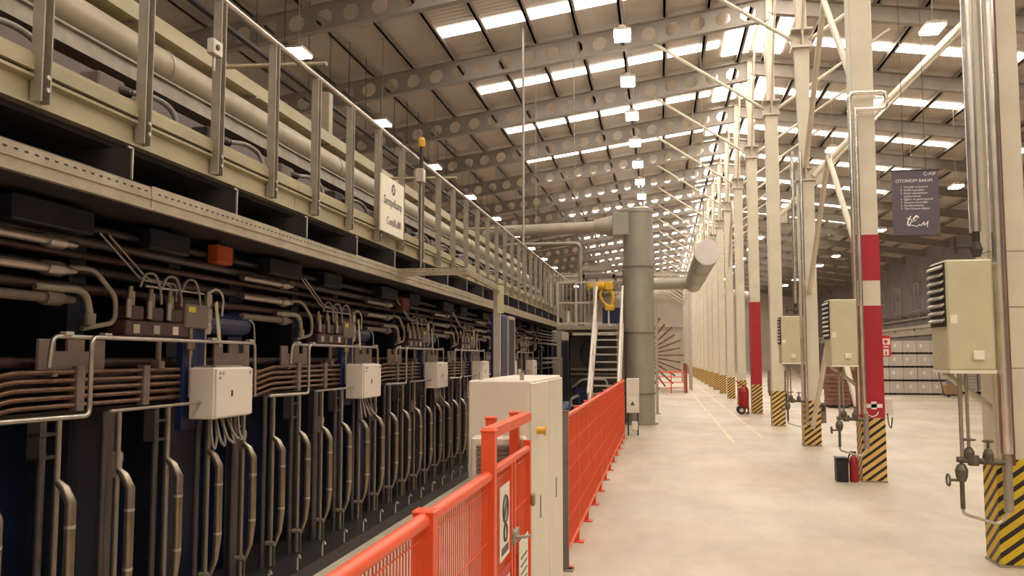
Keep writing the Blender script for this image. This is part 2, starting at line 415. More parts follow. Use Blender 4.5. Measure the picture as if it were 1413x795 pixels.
# ------------------------------------------------------------------ column row
CX = RX; HW = .147
col_mesh = {}
def column(i, y):
    k = i + 1
    red = i in (1, 4)
    lab = (f'{nth(k)} cream column from the near end with yellow black hazard stripes' + (' and red painted band' if red else '')) 
    if i < 0: lab = 'cream hazard-striped column standing behind the viewer'
    r = T('column', lab, 'column', (CX, y, 0), group='columns along the aisle')
    if 'shaft' not in col_mesh:
        col_mesh['shaft'] = MB().bb(-HW, HW, -HW, HW, 0, 7.6, .012).mesh('shaft', 'col')
        col_mesh['base'] = MB().b(-.162, .162, -.162, .162, 0, .018).mesh('base_plate', 'galv')
        col_mesh['cap'] = MB().b(-.2, .2, -.2, .2, 7.6, 7.64).b(-.2, .2, -.012, .012, 7.64, 7.95).b(-.012, .012, -.2, .2, 7.64, 7.95).b(-.2, .2, -.2, .2, 7.95, 7.99).mesh('head_bracket', 'galvlite')
        up = MB().prism([(-.1, 7.99), (.1, 7.99), (.07, RZ-.15), (-.07, RZ-.15)], 'y', -.08, .08)
        col_mesh['upper'] = up.mesh('upper_post', 'col')
        for m_ in ('haz', 'haz_near'):
            e = .006; h = .84; a = HW + e
            mb = MB().b(-a, a, -a, -HW, .02, h).b(-a, a, HW, a, .02, h).b(-a, -HW, -HW, HW, .02, h).b(HW, a, -HW, HW, .02, h)
            col_mesh[m_] = mb.mesh('hazard_wrap', m_)
        a = HW + .004
        mk = lambda z0, z1: MB().b(-a, a, -a, -HW, z0, z1).b(-a, a, HW, a, z0, z1).b(-a, -HW, -HW, HW, z0, z1).b(HW, a, -HW, HW, z0, z1).mesh('red_band', 'colred')
        col_mesh['red1'] = mk(.845, 2.34); col_mesh['red2'] = mk(2.68, 3.3)
        col_mesh['red3'] = mk(.845, 3.28)
        L = 2.81; dz = 9.54 + .28 - 7.8
        for sg in (-1, 1):
            col_mesh['st', sg] = MB().c((sg*.16, 0, 7.8), (sg*2.85, 0, roofz(RX-2.85) - .74), .038, 10).mesh('roof_strut', 'col')
            col_mesh['sy', sg] = MB().c((0, sg*.16, 7.9), (0, sg*1.5, RZ-.2), .03, 8).mesh('ridge_brace', 'col')
    if i == 2:
        MB().bb(-HW, HW, -HW, HW, 0, 5.0, .012).o('shaft', 'col', r)
        MB().b(-.19, .19, -.19, .19, 5.0, 5.03).b(-.17, .17, -.01, .01, 5.03, 5.25).b(-.01, .01, -.17, .17, 5.03, 5.25).b(-.12, .12, -.12, .12, 5.25, 5.28).o('middle_bracket', 'galvlite', r)
        h0, h1, za, zb = .075, .13, 5.28, 7.6
        MB()._add([(sx*h, sy*h, z) for h, z in ((h0, za), (h1, zb)) for sx, sy in ((-1,-1),(1,-1),(1,1),(-1,1))], [(0,3,2,1),(4,5,6,7),(0,1,5,4),(1,2,6,5),(2,3,7,6),(3,0,4,7)]).o('tapered_shaft', 'col', r)
    else: put('shaft', col_mesh['shaft'], r)
    put('base_plate', col_mesh['base'], r); put('head_bracket', col_mesh['cap'], r); put('upper_post', col_mesh['upper'], r)
    put('hazard_wrap', col_mesh['haz_near' if i <= 0 else 'haz'], r)
    if i == 1:
        put('red_band', col_mesh['red1'], r); put('red_band', col_mesh['red2'], r)
        MB().b(-.08, .12, -a_()-.004, -a_(), .98, 1.03).b(-.02, .05, -a_()-.004, -a_(), .96, 1.06).o('white_marking', 'printwhite', r)
        MB().tube([(-.08, -a_()-.002, .93), (-.07, -a_()-.002, .885), (-.01, -a_()-.002, .86), (.05, -a_()-.002, .885), (.07, -a_()-.002, .93)], .008, 6).o('white_marking', 'printwhite', r)
    if i == 4: put('red_band', col_mesh['red3'], r)
    for sg in (-1, 1):
        put('roof_strut', col_mesh['st', sg], r); put('ridge_brace', col_mesh['sy', sg], r)
    if i == 0:
        for z in (1.56, 2.05, 2.5): MB().b(-HW-.003, HW+.003, -HW-.003, HW+.003, z, z+.006).o('weld_seam', 'tan', r)
    return r
a_ = lambda: HW + .004
for i, y in enumerate([y for y in frames if y > 2]):
    column(i - 1, y)
# longitudinal braces: three chevrons between the second and third column, one between later columns
yc2, yc3 = FY + PITCH, FY + 2*PITCH
ym = (yc2 + yc3) / 2
def chevron(label, zt, zb, r_, y0=yc2, y1=yc3):
    m_ = (y0 + y1) / 2
    t = T('chevron_brace', label, 'brace', (CX, m_, zb), group='steel chevron braces')
    for ya, s_ in ((y0 + HW, -1), (y1 - HW, 1)):
        MB().c((0, 0, zt - zb), (0, ya - m_, 0), r_, 10).o('brace_tube', 'col', t)
    MB().b(-.012, .012, -.12, .12, zt - zb - .16, zt - zb + .05).o('gusset_plate', 'galvlite', t)
chevron('topmost cream chevron brace between second and third columns', 7.6, 5.3, .05)
chevron('middle cream chevron brace between second and third columns', 4.95, 2.85, .045)
chevron('lowest cream chevron brace reaching down to the third column foot', 2.35, .35, .045)
chevron('cream chevron brace high between sixth and seventh columns', 7.6, 5.3, .05, FY+5*PITCH, FY+6*PITCH)
# long inclined strut from the third column up to the rafter on the far side
t = T('inclined_strut', 'long cream strut rising from third column to the roof over storage side', 'brace', (CX + HW, yc3, 5.1))
MB().c((0, 0, 0), (4.5, 0, 4.58), .06, 12).o('brace_tube', 'col', t); MB().b(-.0, .18, -.012, .012, -.16, .2).o('gusset_plate', 'galvlite', t)
t = T('inclined_strut', 'shorter cream strut rising from fourth column to the roof over storage side', 'brace', (CX + HW, FY+3*PITCH, 5.1))
MB().c((0, 0, 0), (4.5, 0, 4.58), .05, 12).o('brace_tube', 'col', t); MB().b(-.0, .18, -.012, .012, -.16, .2).o('gusset_plate', 'galvlite', t)

# ------------------------------------------------------------------ unit heaters with their pipes on the first three columns
def wheel_valve(name, parent, p, r_=.045):
    b = MB().lathe(p, [(.0, -.05), (.03, -.05), (.04, -.02), (.04, .02), (.026, .05), (.012, .06), (.012, .12), (0, .12)], 10).o(name, 'valve', parent)
    MB().tube([(p[0]+r_*math.cos(a*math.pi/5), p[1]+r_*math.sin(a*math.pi/5), p[2]+.115) for a in range(11)], .008, 6).b(p[0]-r_, p[0]+r_, p[1]-.006, p[1]+.006, p[2]+.11, p[2]+.12).o('hand_wheel', 'valve', b)
    return b
def heater(i, y, label):
    r = T('unit_heater', label, 'heater', (2.2, y, 1.55), group='cream unit heaters on columns')
    w_, d_, h_ = .335, .42, .86
    MB().bb(0, w_, -d_, 0, 0, h_, .012).o('casing', 'heater', r)
    MB().b(-.012, 0, -d_+.03, -.03, .34, h_-.02).o('louvre_frame', 'black', r)
    for k in range(8):
        z = .37 + k*.06
        MB().prism([(-.034, z), (-.012, z+.018), (-.012, z+.034), (-.034, z+.016)], 'y', -d_+.03, -.03).o('louvre_slat', 'galvlite', r)
    MB().b(.02, .07, -d_-.004, -d_, .36, .43).o('data_plate', 'sign', r)
    MB().bb(.17, .25, -d_-.03, -d_, .08, .15, .006).o('thermostat', 'sign', r)
    MB().b(-.0, w_, -d_-.012, 0.01, -.025, 0).o('bottom_flange', 'sign', r)
    MB().c((.06, -.1, -.03), (.42, -.02, -.3), .025, 8).o('support_strut', 'galvlite', r)
    MB().b(.0, .42, -.05, .0, h_*.45, h_*.5).o('mounting_arm', 'galvlite', r)
    return r
hl = ['largest cream unit heater with black louvres on the nearest column', 'cream unit heater hung on the column with the red band', 'cream unit heater hung on the third column']
pl = ['pair of silver lagged steam pipes with valves on the nearest column', 'silver steam pipes with top loop on the red banded column', 'silver steam pipes with valves on the third column']
for i in range(3):
    y = FY + PITCH * i
    heater(i, y - .05 + (.0), hl[i])
    r = T('steam_pipe_set', pl[i], 'pipes', (2.2, y - .2, .55), group='steam pipe sets on columns')
    top = 9.0 if i == 0 else (5.2 - .55 if i == 1 else 5.0)
    if i == 1:
        MB().tube([(.37, -.06, 4.35), (.37, -.06, 4.68), (.84, -.06, 4.68), (.84, -.06, 4.45), (.44, -.06, 4.45)], .03, 10, .08, 5).o('top_loop', 'lag', r)
        MB().c((.37, -.06, .35), (.37, -.06, 4.4), .03, 12).o('lagged_pipe', 'lag', r)
        MB().c((.44, -.06, .35), (.44, -.06, 4.45), .03, 12).o('lagged_pipe', 'lag', r)
    else:
        k_ = 1 if i == 0 else .8
        MB().c((.30, -.06, 2.1), (.30, -.06, top), .044*k_, 14).o('lagged_pipe', 'lag', r)
        MB().c((.45, -.08, .35), (.45, -.08, top), .046*k_, 14).o('lagged_pipe', 'lag', r)
        v_ = MB().lathe((.30, -.06, 1.98), [(0, -.08), (.03, -.08), (.05, -.02), (.03, .04), (.03, .12), (0, .12)], 10).o('shut_off_valve', 'darksteel', r)
        MB().c((.30, -.06, 1.98), (.14, -.08, 1.98), .012, 8).c((.14, -.08, 1.92), (.14, -.08, 2.05), .012, 8).o('lever', 'darksteel', v_)
    # drops and the valve train under the heater
    MB().tube([(.12, -.1, .98), (.12, -.1, .32)], .016, 8).o('drop_pipe', 'galv', r)
    MB().tube([(.17, -.1, .98), (.17, -.1, .34)], .013, 8).o('drop_pipe', 'galv', r)
    MB().c((.08, -.1, .3), (.42, -.1, .28), .024, 10).lathe((.2, -.1, .295), [(0, -.04), (.04, -.04), (.05, 0), (.04, .04), (0, .04)], 10).o('valve_train', 'valve', r)
    wheel_valve('gate_valve', r, (.17, -.1, .34)); wheel_valve('gate_valve', r, (.31, -.1, .33), .035)
    v_ = MB().lathe((.11, -.1, .2), [(0, -.07), (.03, -.07), (.045, -.03), (.05, .02), (.03, .06), (0, .08)], 10).c((.11, -.1, .2), (.11, -.1, -.08), .018, 8).o('steam_trap', 'valve', r)
    MB().c((.11, -.1, .14), (.02, -.1, .14), .012, 8).tube([(.01, -.1+.045*math.cos(a*math.pi/5), .14+.045*math.sin(a*math.pi/5)) for a in range(11)], .008, 6).o('hand_wheel', 'valve', v_)
    MB().tube([(.11, -.1, -.06), (.11, -.1, -.12), (.38, -.08, -.2), (.45, -.08, -.1), (.45, -.08, .3)], .012, 8, .05).o('condensate_pipe', 'steel', r)
    MB().c((.45, -.08, -.1), (.45, -.08, .36), .035, 10).o('lower_pipe', 'galv', r)
    if i == 0: MB().c((.525, -.0, .25), (.525, -.0, 9.0), .018, 8).o('rust_conduit', 'board', r)

# things at the columns
y2 = FY + PITCH
t = T('fire_extinguisher', 'small dark red extinguisher standing beside the red banded column', 'extinguisher', (2.51, y2 - .14, 0))
MB().lathe((0, 0, 0), [(0, 0), (.055, 0), (.06, .02), (.06, .27), (.04, .33), (.02, .35), (.02, .38), (0, .38)], 14).o('cylinder', 'extred', t)
MB().b(-.05, .03, -.012, .012, .37, .4).tube([(.0, 0, .38), (-.06, 0, .36), (-.075, 0, .22)], .01, 6, .03).o('valve_handle', 'black', t)
t = T('waste_bin', 'small black upright bin on the floor beside the extinguisher', 'bin', (2.355, y2 - .12, 0))
MB().bb(-.075, .075, -.09, .09, 0, .3, .012).o('body', 'black', t); MB().bb(-.08, .08, -.095, .095, .3, .32, .006).o('rim', 'darksteel', t)
t = T('wall_sign', 'red and white fire equipment sign projecting from red banded column', 'sign', (2.93, y2, 1.66))
MB().b(0, .13, -.004, .004, 0, .28).o('panel', 'printred', t)
MB().b(.012, .118, -.007, -.004, .16, .24).b(.03, .1, -.007, -.004, .12, .14).b(.03, .1, -.007, -.004, .015, .1).o('white_marking', 'printwhite', t)
MB().c((.065, -.009, .2), (.065, -.006, .2), .025, 12).prism([(.05, .03), (.08, .03), (.065, .085)], 'y', -.009, -.007).o('red_marking', 'printred', t)
t = T('hose_hook', 'white hose reel bracket on the side of the red banded column', 'bracket', (2.93, y2, .8))
MB().bb(0, .12, -.06, .06, .08, .3, .01).o('plate', 'white', t); MB().tube([(.04, -.07, .1), (.05, -.08, -.05), (.08, -.08, -.1), (.1, -.07, .05)], .008, 6, .04).o('hose', 'black', t)
for i, nm in ((2, 'third'), (3, 'fourth')):
    y = FY + PITCH * i
    t = T('socket_box', f'dark brown socket box on the side of the {nm} column', 'socket', (2.93, y, .42), group='socket boxes on columns')
    MB().bb(0, .1, -.08, .08, 0, .38, .01).o('body', 'tan', t); MB().b(.02, .08, -.085, -.08, .22, .34).o('lid', 'darksteel', t)
MB_ = MB
t = T('fire_extinguisher_cart', 'red wheeled fire extinguisher cart parked before the fifth column', 'extinguisher', (2.36, 26.3, 0))
MB().lathe((0, 0, .16), [(0, 0), (.14, 0), (.15, .03), (.15, .5), (.1, .6), (.04, .63), (.04, .68), (0, .68)], 16).o('tank', 'extred', t)
for s_ in (-1, 1):
    wv = MB().lathe((-.08, s_*.17, .12), [(0, -.025), (.12, -.025), (.12, .025), (0, .025)], 16, 'y').o('wheel', 'rubber', t)
    MB().lathe((-.08, s_*.17, .12), [(0, -.03), (.06, -.03), (.06, .03), (0, .03)], 12, 'y').o('wheel_hub', 'galvlite', wv)
MB().tube([(.12, -.1, .1), (.12, -.1, .75), (-.2, -.1, .95), (-.2, .1, .95), (.12, .1, .75), (.12, .1, .1)], .014, 8, .05).b(.05, .16, -.1, .1, .02, .06).o('push_handle', 'extred', t)
MB().tube([(.12, -.08, 0), (.14, -.08, .2)], .012, 6).tube([(.12, .08, 0), (.14, .08, .2)], .012, 6).o('stand', 'black', t)

# ------------------------------------------------------------------ hanging banner
t = T('banner', 'dark slate hanging banner with white numbered list and emblem', 'banner', (4.70, 17.0, 3.9))
MB().b(-.41, .41, -.006, .006, 0, 1.22).o('cloth', 'banner', t)
MB().c((-.43, 0, 1.22), (.43, 0, 1.22), .016, 8).o('top_rod', 'darksteel', t); MB().c((-.41, 0, 0), (.41, 0, 0), .012, 8).o('bottom_rod', 'darksteel', t)
for s_ in (-1, 1): MB().c((s_*.19, 0, 1.22), (s_*.19, 0, roofz(4.7) - 3.9 - .0), .006, 6).o('hanging_wire', 'darksteel', t)
rt = (R(90), 0, 0)
text('Ç-ASF', .085, 'printwhite', t, (.26, -.009, 1.145), rt)
text('OTONOM BAKIM', .083, 'printwhite', t, (-.02, -.009, 1.02), rt)
z = .905
for n_, ln in (('1', 'Temizlik ve kontrol'), ('2', 'Kirlilik kaynakları'), ('3', 'Geçici standartların'), ('', 'oluşturulması'), ('4', 'Eğitim ve genel kontrol'), ('5', 'Otonom kontroller'), ('6', 'Standardizasyon'), ('7', 'Tam Otonom Bakım')):
    if n_: text(n_, .05, 'printwhite', t, (-.25, -.009, z), rt)
    text(ln, .053, 'printwhite', t, (-.205, -.009, z), rt, 'LEFT')
    z -= .058 if n_ else .058
g = -.009
MB().tube([(-.1, g, .36), (-.14, g, .28), (-.16, g, .2), (-.12, g, .19), (-.09, g, .26)], .012, 6).tube([(-.15, g, .17), (-.08, g, .19), (0, g, .16), (.06, g, .2), (.08, g, .17), (.13, g, .25), (.13, g, .18), (.18, g, .22), (.2, g, .26), (.18, g, .15)], .008, 6, .02).tube([(-.06, g, .3), (0, g, .36), (.03, g, .33), (-.03, g, .26), (-.06, g, .3)], .014, 6).tube([(-.17, g, .32), (-.1, g, .3), (-.06, g, .24)], .008, 6).o('emblem', 'printwhite', t)

# ------------------------------------------------------------------ right side storage
bx = MB().bb(-.285, .285, -.45, .45, .08, .585, .012).mesh('carton_body', 'box')
pal = MB()
for s_ in (-.2, 0, .2): pal.b(s_-.05, s_+.05, -.45, .45, 0, .065)
pal.b(-.285, .285, -.45, .45, .065, .08); pal = pal.mesh('pallet', 'pallet')
strap = MB().b(-.05, .05, -.456, -.45, .3, .44).mesh('label_sheet', 'sign')
rowsn = ['bottom', 'second', 'third', 'top']
for c_ in range(5):
    for r_ in range(4):
        t = T('pallet_box', f'pale wrapped pallet box in {rowsn[r_]} layer, {nth(c_+1)} stack from the red banded column', 'box', (9.62 + .585*c_, 41.2, .595*r_), group='pallet boxes stacked four high')
        put('carton_body', bx, t); put('pallet', pal, t); put('label_sheet', strap, t, (-.12 + .05*((c_*3 + r_) % 4), 0, 0))
t = T('hand_pallet_truck', 'brown crate on a hand pallet truck before the stacked boxes', 'crate', (11.9, 38.9, 0))
MB().bb(-.3, .3, -.3, .3, .12, .5, .01).o('crate', 'carton', t); MB().b(-.32, .32, -.3, .3, .06, .12).o('fork', 'darksteel', t)
for s_ in (-1, 1): MB().lathe((s_*.22, -.25, .07), [(0, -.04), (.07, -.04), (.07, .04), (0, .04)], 12, 'x').o('wheel', 'rubber', t)
MB().tube([(-.32, 0, .1), (-.5, 0, 1.0)], .02, 8).c((-.5, -.12, 1.0), (-.5, .12, 1.0), .02, 8).o('tow_handle', 'darksteel', t)
for q, (x, y, h, c_) in enumerate([(8.1, 44.2, 1.5, 'board'), (8.9, 44.4, 1.35, 'carton'), (5.7, 30.2, 1.2, 'board'), (6.5, 30.6, 1.35, 'board'), (4.9, 39, 1.2, 'board'), (13.6, 42.5, 1.7, 'box'), (14.4, 42.7, 1.7, 'box')]):
    nm = ['maroon board stack left of the white pallet boxes', 'brown board stack touching the white pallet boxes', 'low maroon board stack behind third column', 'taller maroon board stack behind third column', 'maroon board stack between fourth and fifth columns', 'pale board stack right of the crate', 'outer pale board stack near the side wall'][q]
    t = T('board_stack', nm, 'boards', (x, y, 0), group='board stacks in the storage bay')
    for k_ in range(3): MB().b(-.3, .3, -.32+k_*.28, -.22+k_*.28, 0, .1).o('bearer', 'pallet', t)
    n_ = int((h - .1) / .14)
    for k_ in range(n_): MB().b(-.35 + .02*random.random(), .35 - .02*random.random(), -.4, .4, .1 + k_*.14, .1 + k_*.14 + .125).o('board', c_, t)
# side wall fittings
t = T('crane_rail', 'pale horizontal rail girder running along the dark side wall', 'girder', (X1, 0, 3.3))
MB().b(-.35, 0, 10, 100, .25, .42).o('top_flange', 'galvlite', t); MB().b(-.2, -.0, 10, 100, -.2, .25).o('web', 'ductlite', t)
for k_ in range(18): MB().prism([(-.34, .25), (0, .25), (0, -.4)], 'y', 12+5*k_, 12.1+5*k_).o('bracket', 'galv', t)
t = T('wall_pipe', 'grey service pipe high on the dark side wall above the girder', 'pipe', (X1 - .25, 0, 4.2))
MB().c((0, 10, 0), (0, 100, 0), .06, 8).o('pipe', 'galv', t); MB().c((0, 10, .3), (0, 100, .3), .045, 8).o('conduit', 'rust', t)
for k_ in range(20): MB().b(-.07, .25, 11+4.5*k_, 11.06+4.5*k_, -.1, .38).o('hanger', 'galv', t)
for k_ in range(14):
    y = 30 + 4.6*k_
    wn = T(f'window_{k_+1}', f'{nth(k_+1)} dim window from the near end of the dark side wall', 'window', (X1, y, 4.75), kind='structure')
    MB().b(-.04, 0, -.95, .95, 0, .06).b(-.04, 0, -.95, .95, 1.84, 1.9).b(-.04, 0, -.95, -.89, .06, 1.84).b(-.04, 0, .89, .95, .06, 1.84).b(-.035, 0, -.03, .03, .06, 1.84).b(-.035, 0, -.89, .89, .92, .97).o('window_frame', 'galv', wn)
    for a in (-1, 1):
        for b_ in (0, 1): MB().b(-.015, -.005, min(a*.03, a*.89), max(a*.03, a*.89), .06+b_*.91, .92+b_*.92).o('pane', 'glass', wn)

# ------------------------------------------------------------------ the press
PY0, PY1 = -1.0, 26.0
press = T('press_machine', 'long dark blue continuous press filling the side of the hall', 'press', (-2.95, 0, 0))
PX = -2.95
def pp(mb, name, m, parent=None): return mb.o(name, m, parent or press)
px = lambda x: x - PX
pp(MB().b(px(-3.6), px(-2.62), PY0, PY1, 0, .1), 'base_plinth', 'black')
pp(MB().b(px(-5.6), px(-3.35), PY0, PY1, .1, 1.36), 'lower_body', 'blue')
pp(MB().b(px(-5.6), px(-3.75), PY0, PY1, 1.36, 2.5), 'upper_body', 'blue')
pp(MB().b(px(-3.45), px(-3.05), PY0, PY1, 1.345, 1.375), 'ledge', 'darksteel')
MODP, MOD0 = 2.74, 5.33
y = 2.35; k = 0
up1 = MB().b(px(-3.35), px(-3.12), -.05, .05, .1, 1.36).b(px(-3.75), px(-3.14), -.07, .07, 1.36, 2.44).mesh('press_frame', 'bluegrey')
up2 = MB().b(px(-3.35), px(-3.2), -.09, .09, .1, 1.36).b(px(-3.75), px(-3.2), -.11, .11, 1.36, 2.44).mesh('press_frame', 'blue2')
while y < PY1 - .3:
    put('press_frame', up2 if k % 3 == 1 else up1, press, (0, y, 0)); y += .96; k += 1
# horizontal runs in the dark recess
for j, (z, m_, r_) in enumerate([(2.02, 'maroon', .03), (2.12, 'darksteel', .028), (2.2, 'maroon', .022), (2.28, 'greysteel', .03), (2.36, 'darksteel', .025), (1.62, 'maroon', .03), (1.5, 'darksteel', .035)]):
    pp(MB().c((px(-3.1 if z > 1.9 else -3.08), PY0, z), (px(-3.1 if z > 1.9 else -3.08), PY1, z), r_, 8), 'feed_pipe', m_)
for j, (z, r_) in enumerate([(1.95, .05), (2.1, .05), (2.24, .05)]):
    for k in range(-1, 7):
        y = MOD0 + MODP*k
        pp(MB().c((px(-3.04), y - 2.1, z), (px(-3.04), y - 1.36, z), .026, 10).c((px(-3.04), y-1.45, z), (px(-3.04), y-1.33, z), .04, 8).c((px(-3.04), y-1.33, z), (px(-3.04), y-1.22, z), .03, 8, .018), 'ram_rod', 'steel' if j else 'tan')
for k in range(-1, 7):
    y = MOD0 + MODP*k
    pp(MB().lathe((px(-3.1), y + .12, 1.88), [(0, 0), (.075, 0), (.085, .02), (.085, .6), (.07, .66), (0, .67)], 14, 'y'), 'accumulator', 'blue2')
    pp(MB().tube([(px(-3.02), y+.72, 1.93), (px(-3.0), y+.76, 1.9), (px(-3.0), y+.78, 1.76)], .008, 6, .03), 'sensor_cable', 'steel')
    pp(MB().bb(px(-3.3), px(-2.98), y-1.75, y-1.15, 2.3, 2.43, .01), 'terminal_box', 'bluegrey')
    pp(MB().bb(px(-3.3), px(-3.0), y-.6, y-.15, 2.3, 2.43, .01), 'terminal_box', 'bluegrey')
    pp(MB().tube([(px(-3.05), y-1.25, 2.12), (px(-2.98), y-1.15, 2.12), (px(-2.96), y-.98, 1.98), (px(-2.96), y-.98, 1.84), (px(-3.0), y-1.2, 1.8)], .014, 8, .05), 'return_tube', 'galv')
    pp(MB().tube([(px(-3.05), y-1.5, 2.0), (px(-2.97), y-1.22, 2.0), (px(-2.97), y-1.18, 1.86)], .02, 8, .08).c((px(-2.97), y-1.18, 1.88), (px(-2.97), y-1.18, 1.82), .03, 8), 'elbow_tube', 'galv')
    pp(MB().tube([(px(-3.06), y-1.0, 2.34), (px(-2.98), y-.72, 2.1), (px(-2.97), y-.42, 2.09), (px(-2.97), y-.42, 1.99)], .007, 6, .04), 'pilot_tube', 'steel')
    pp(MB().tube([(px(-3.06), y-.92, 2.34), (px(-2.98), y-.66, 2.11), (px(-2.97), y-.36, 2.1), (px(-2.97), y-.36, 1.99)], .007, 6, .04), 'pilot_tube', 'steel')
    pp(MB().b(px(-2.97), px(-2.93), y - .33, y - .05, 1.2, 1.9), 'mounting_plate', 'blue2')
# struts, brackets and hooks along the foot
y = 2.85; k = 0
s1 = MB().c((0, -.03, .1), (0, -.03, 1.36), .019, 8).mesh('strut_pipe', 'greysteel')
s2 = MB().c((.01, .06, .1), (.01, .06, 1.36), .011, 8).mesh('strut_pipe', 'greysteel')
s3 = MB().b(-.05, 0, -.07, .03, .1, 1.36).mesh('strut_channel', 'greysteel')
s4 = MB().c((0, 0, .1), (0, 0, 1.36), .012, 8).mesh('strut_conduit', 'galv')
br = MB().b(-.04, .03, -.07, -.06, 1.16, 1.34).b(-.04, .03, -.07, .05, 1.16, 1.175).b(-.04, .03, -.07, .05, 1.27, 1.285).b(-.04, -.03, -.06, .05, 1.175, 1.27).mesh('clamp_bracket', 'greysteel')
sm = MB().bb(0, .045, .03, .075, 1.0, 1.14, .006).b(.045, .049, .035, .07, 1.09, 1.13).mesh('limit_switch', 'galv')
hk = MB().tube([(0, 0, .1), (0, 0, .19), (.02, -.02, .215), (.045, -.05, .2)], .008, 6, .02).mesh('lifting_hook', 'galvlite')
while y < 20:
    put('strut_pipe', s1, press, (px(-2.93), y, 0)); put('strut_pipe', s2, press, (px(-2.93), y, 0))
    if k % 3 == 0: put('strut_channel', s3, press, (px(-2.97), y + .12, 0)); put('limit_switch', sm, press, (px(-2.93), y, 0))
    if k % 2 == 0: put('clamp_bracket', br, press, (px(-2.94), y, 0))
    put('strut_conduit', s4, press, (px(-2.887), y + .033, 0))
    put('lifting_hook', hk, press, (px(-2.64), y - .05, 0))
    y += .477; k += 1
# lagged drop pipes
def drop_proto():
    r = T('lagged_drop_pipe', 'x', 'pipe', (0, 0, 0), group='lagged drop pipes along the press')
    MB().tube([(-.075, 0, 1.05), (-.035, 0, 1.015), (0, 0, .95), (0, 0, .5), (-.012, 0, .36), (-.05, 0, .24), (-.05, 0, .1)], .026, 8, radii=[.016, .024, .026, .026, .02, .009, .009]).o('lagging', 'lagdull', r)
    MB().c((0, 0, .83), (0, 0, .845), .0275, 8).o('joint_band', 'galvlite', r); MB().c((0, 0, .52), (0, 0, .535), .0275, 8).o('joint_band', 'galvlite', r)
    MB().bb(-.12, -.04, -.02, .02, .25, .28, .006).o('pipe_clamp', 'galv', r)
    return r
d0 = drop_proto(); dt = tree_of(d0)
y = 3.36; n_ = 0; first = True
while y < 16:
    n_ += 1
    lab = f'silver lagged drop pipe below the press, {nth(n_)} from the near end'
    o = d0 if first else dup(d0, dt, (0, 0, 0), lab)
    o.location = (-2.81, y, 0); o['label'] = lab; first = False; y += .477
# per module: junction box, valve manifold, tube bundle, tube rail, notched plates
mods = [(k, MOD0 + MODP*k) for k in range(-1, 6)]
def jbox():
    r = T('junction_box', 'x', 'box', (0, 0, 0), group='white junction boxes along the press')
    b = MB().bb(-.17, 0, 0, .50, 1.265, 1.585, .008).o('enclosure', 'white', r)
    d = MB().bb(0, .012, .008, .492, 1.273, 1.577, .004).o('door', 'white', r)
    MB().b(.012, .018, .2, .21, 1.4, 1.44).o('lock', 'darksteel', d)
    for (yy, zz) in ((.05, 1.55), (.09, 1.55), (.05, 1.52), (.45, 1.55)): MB().c((.012, yy, zz), (.017, yy, zz), .009, 8).o('screw', 'galv', d)
    MB().b(-.17, -.02, .05, .4, 1.585, 1.597).o('rain_rail', 'steel', r)
    for j in range(4):
        yy = .06 + .1*j
        MB().tube([(-.05 - .02*j, yy, 1.27), (-.03, yy - .02, 1.13), (-.05, yy + .06 + .03*j, 1.06 + .01*j), (-.09, yy + .16, 1.13), (-.12, yy + .18, 1.3)], .009, 6, .06, 5).o('cable', 'hose', r)
    return r
def manifold():
    r = T('valve_manifold', 'x', 'valve', (0, 0, 0), group='valve manifolds along the press')
    MB().bb(-.1, .02, -.95, -.3, 1.77, 1.86, .008).o('base_block', 'maroon', r)
    for j in range(3):
        y_ = -.86 + .2*j
        s_ = MB().bb(-.08, .03, y_-.075, y_+.06, 1.86, 1.94, .008).o('solenoid_valve', 'maroon', r)
        MB().c((-.02, y_, 1.94), (-.02, y_, 2.02), .025, 10).c((-.02, y_, 2.02), (-.02, y_, 2.05), .014, 8).o('valve_cap', 'brass', s_)
        MB().c((.03, y_-.09, 1.87), (.03, y_-.09, 1.97), .016, 8).o('pilot_cartridge', 'steel', s_)
        MB().b(.02, .026, y_-.03, y_+.03, 1.785, 1.835).o('white_plate', 'white' if j == 2 else 'galvlite', r)
    MB().bb(-.1, .03, -.36, -.08, 1.83, 1.985, .008).o('control_block', 'tan', r)
    MB().b(.03, .034, -.33, -.25, 1.93, 1.965).o('yellow_tag', 'yellowtag', r)
    MB().lathe((0, -.04, 1.8), [(0, 0), (.02, 0), (.028, .03), (.028, .06), (.02, .08), (.03, .1), (.03, .16), (.018, .18), (.026, .2), (.026, .25), (.012, .28), (0, .28)], 10).o('filter_bowl', 'galvlite', r)
    for j in range(3):
        y_ = -.8 + .22*j
        MB().tube([(0, y_, 2.05), (.01, y_+.02, 2.13), (.03, y_+.1, 2.14), (.03, y_+.16, 2.04), (.03, y_+.17, 1.96)], .008, 6, .05).o('hose', 'hose', r)
    MB().tube([(0, -.04, 2.07), (.03, .02, 2.11), (.05, .07, 2.05), (.05, .05, 1.92)], .008, 6, .04).o('hose', 'galvlite', r)
    MB().c((.0, -.75, 2.06), (.0, -.1, 2.06), .008, 6).o('header_tube', 'steel', r)
    f_ = MB().c((.02, -.28, 1.83), (.02, -.28, 1.66), .014, 8).lathe((.02, -.28, 1.72), [(0, -.03), (.03, -.02), (.03, .02), (0, .03)], 8).o('drain_cock', 'brass', r)
    MB().c((.02, -.28, 1.7), (.02, -.28, 1.4), .008, 6).o('drain_tube', 'steel', f_)
    MB().c((.02, -.1, 1.85), (.02, -.1, 1.38), .008, 6).o('drain_tube', 'steel', r)
    MB().c((-.03, -.55, 1.77), (-.03, -.55, 1.6), .018, 8).bb(-.06, 0, -.58, -.52, 1.58, 1.63, .005).o('feed_stub', 'tan', r)
    MB().prism([(-.04, 2.0), (-.01, 2.02), (.06, 1.72), (.02, 1.72)], 'x', .045, .052).o('leaning_bar', 'heater', r)
    return r
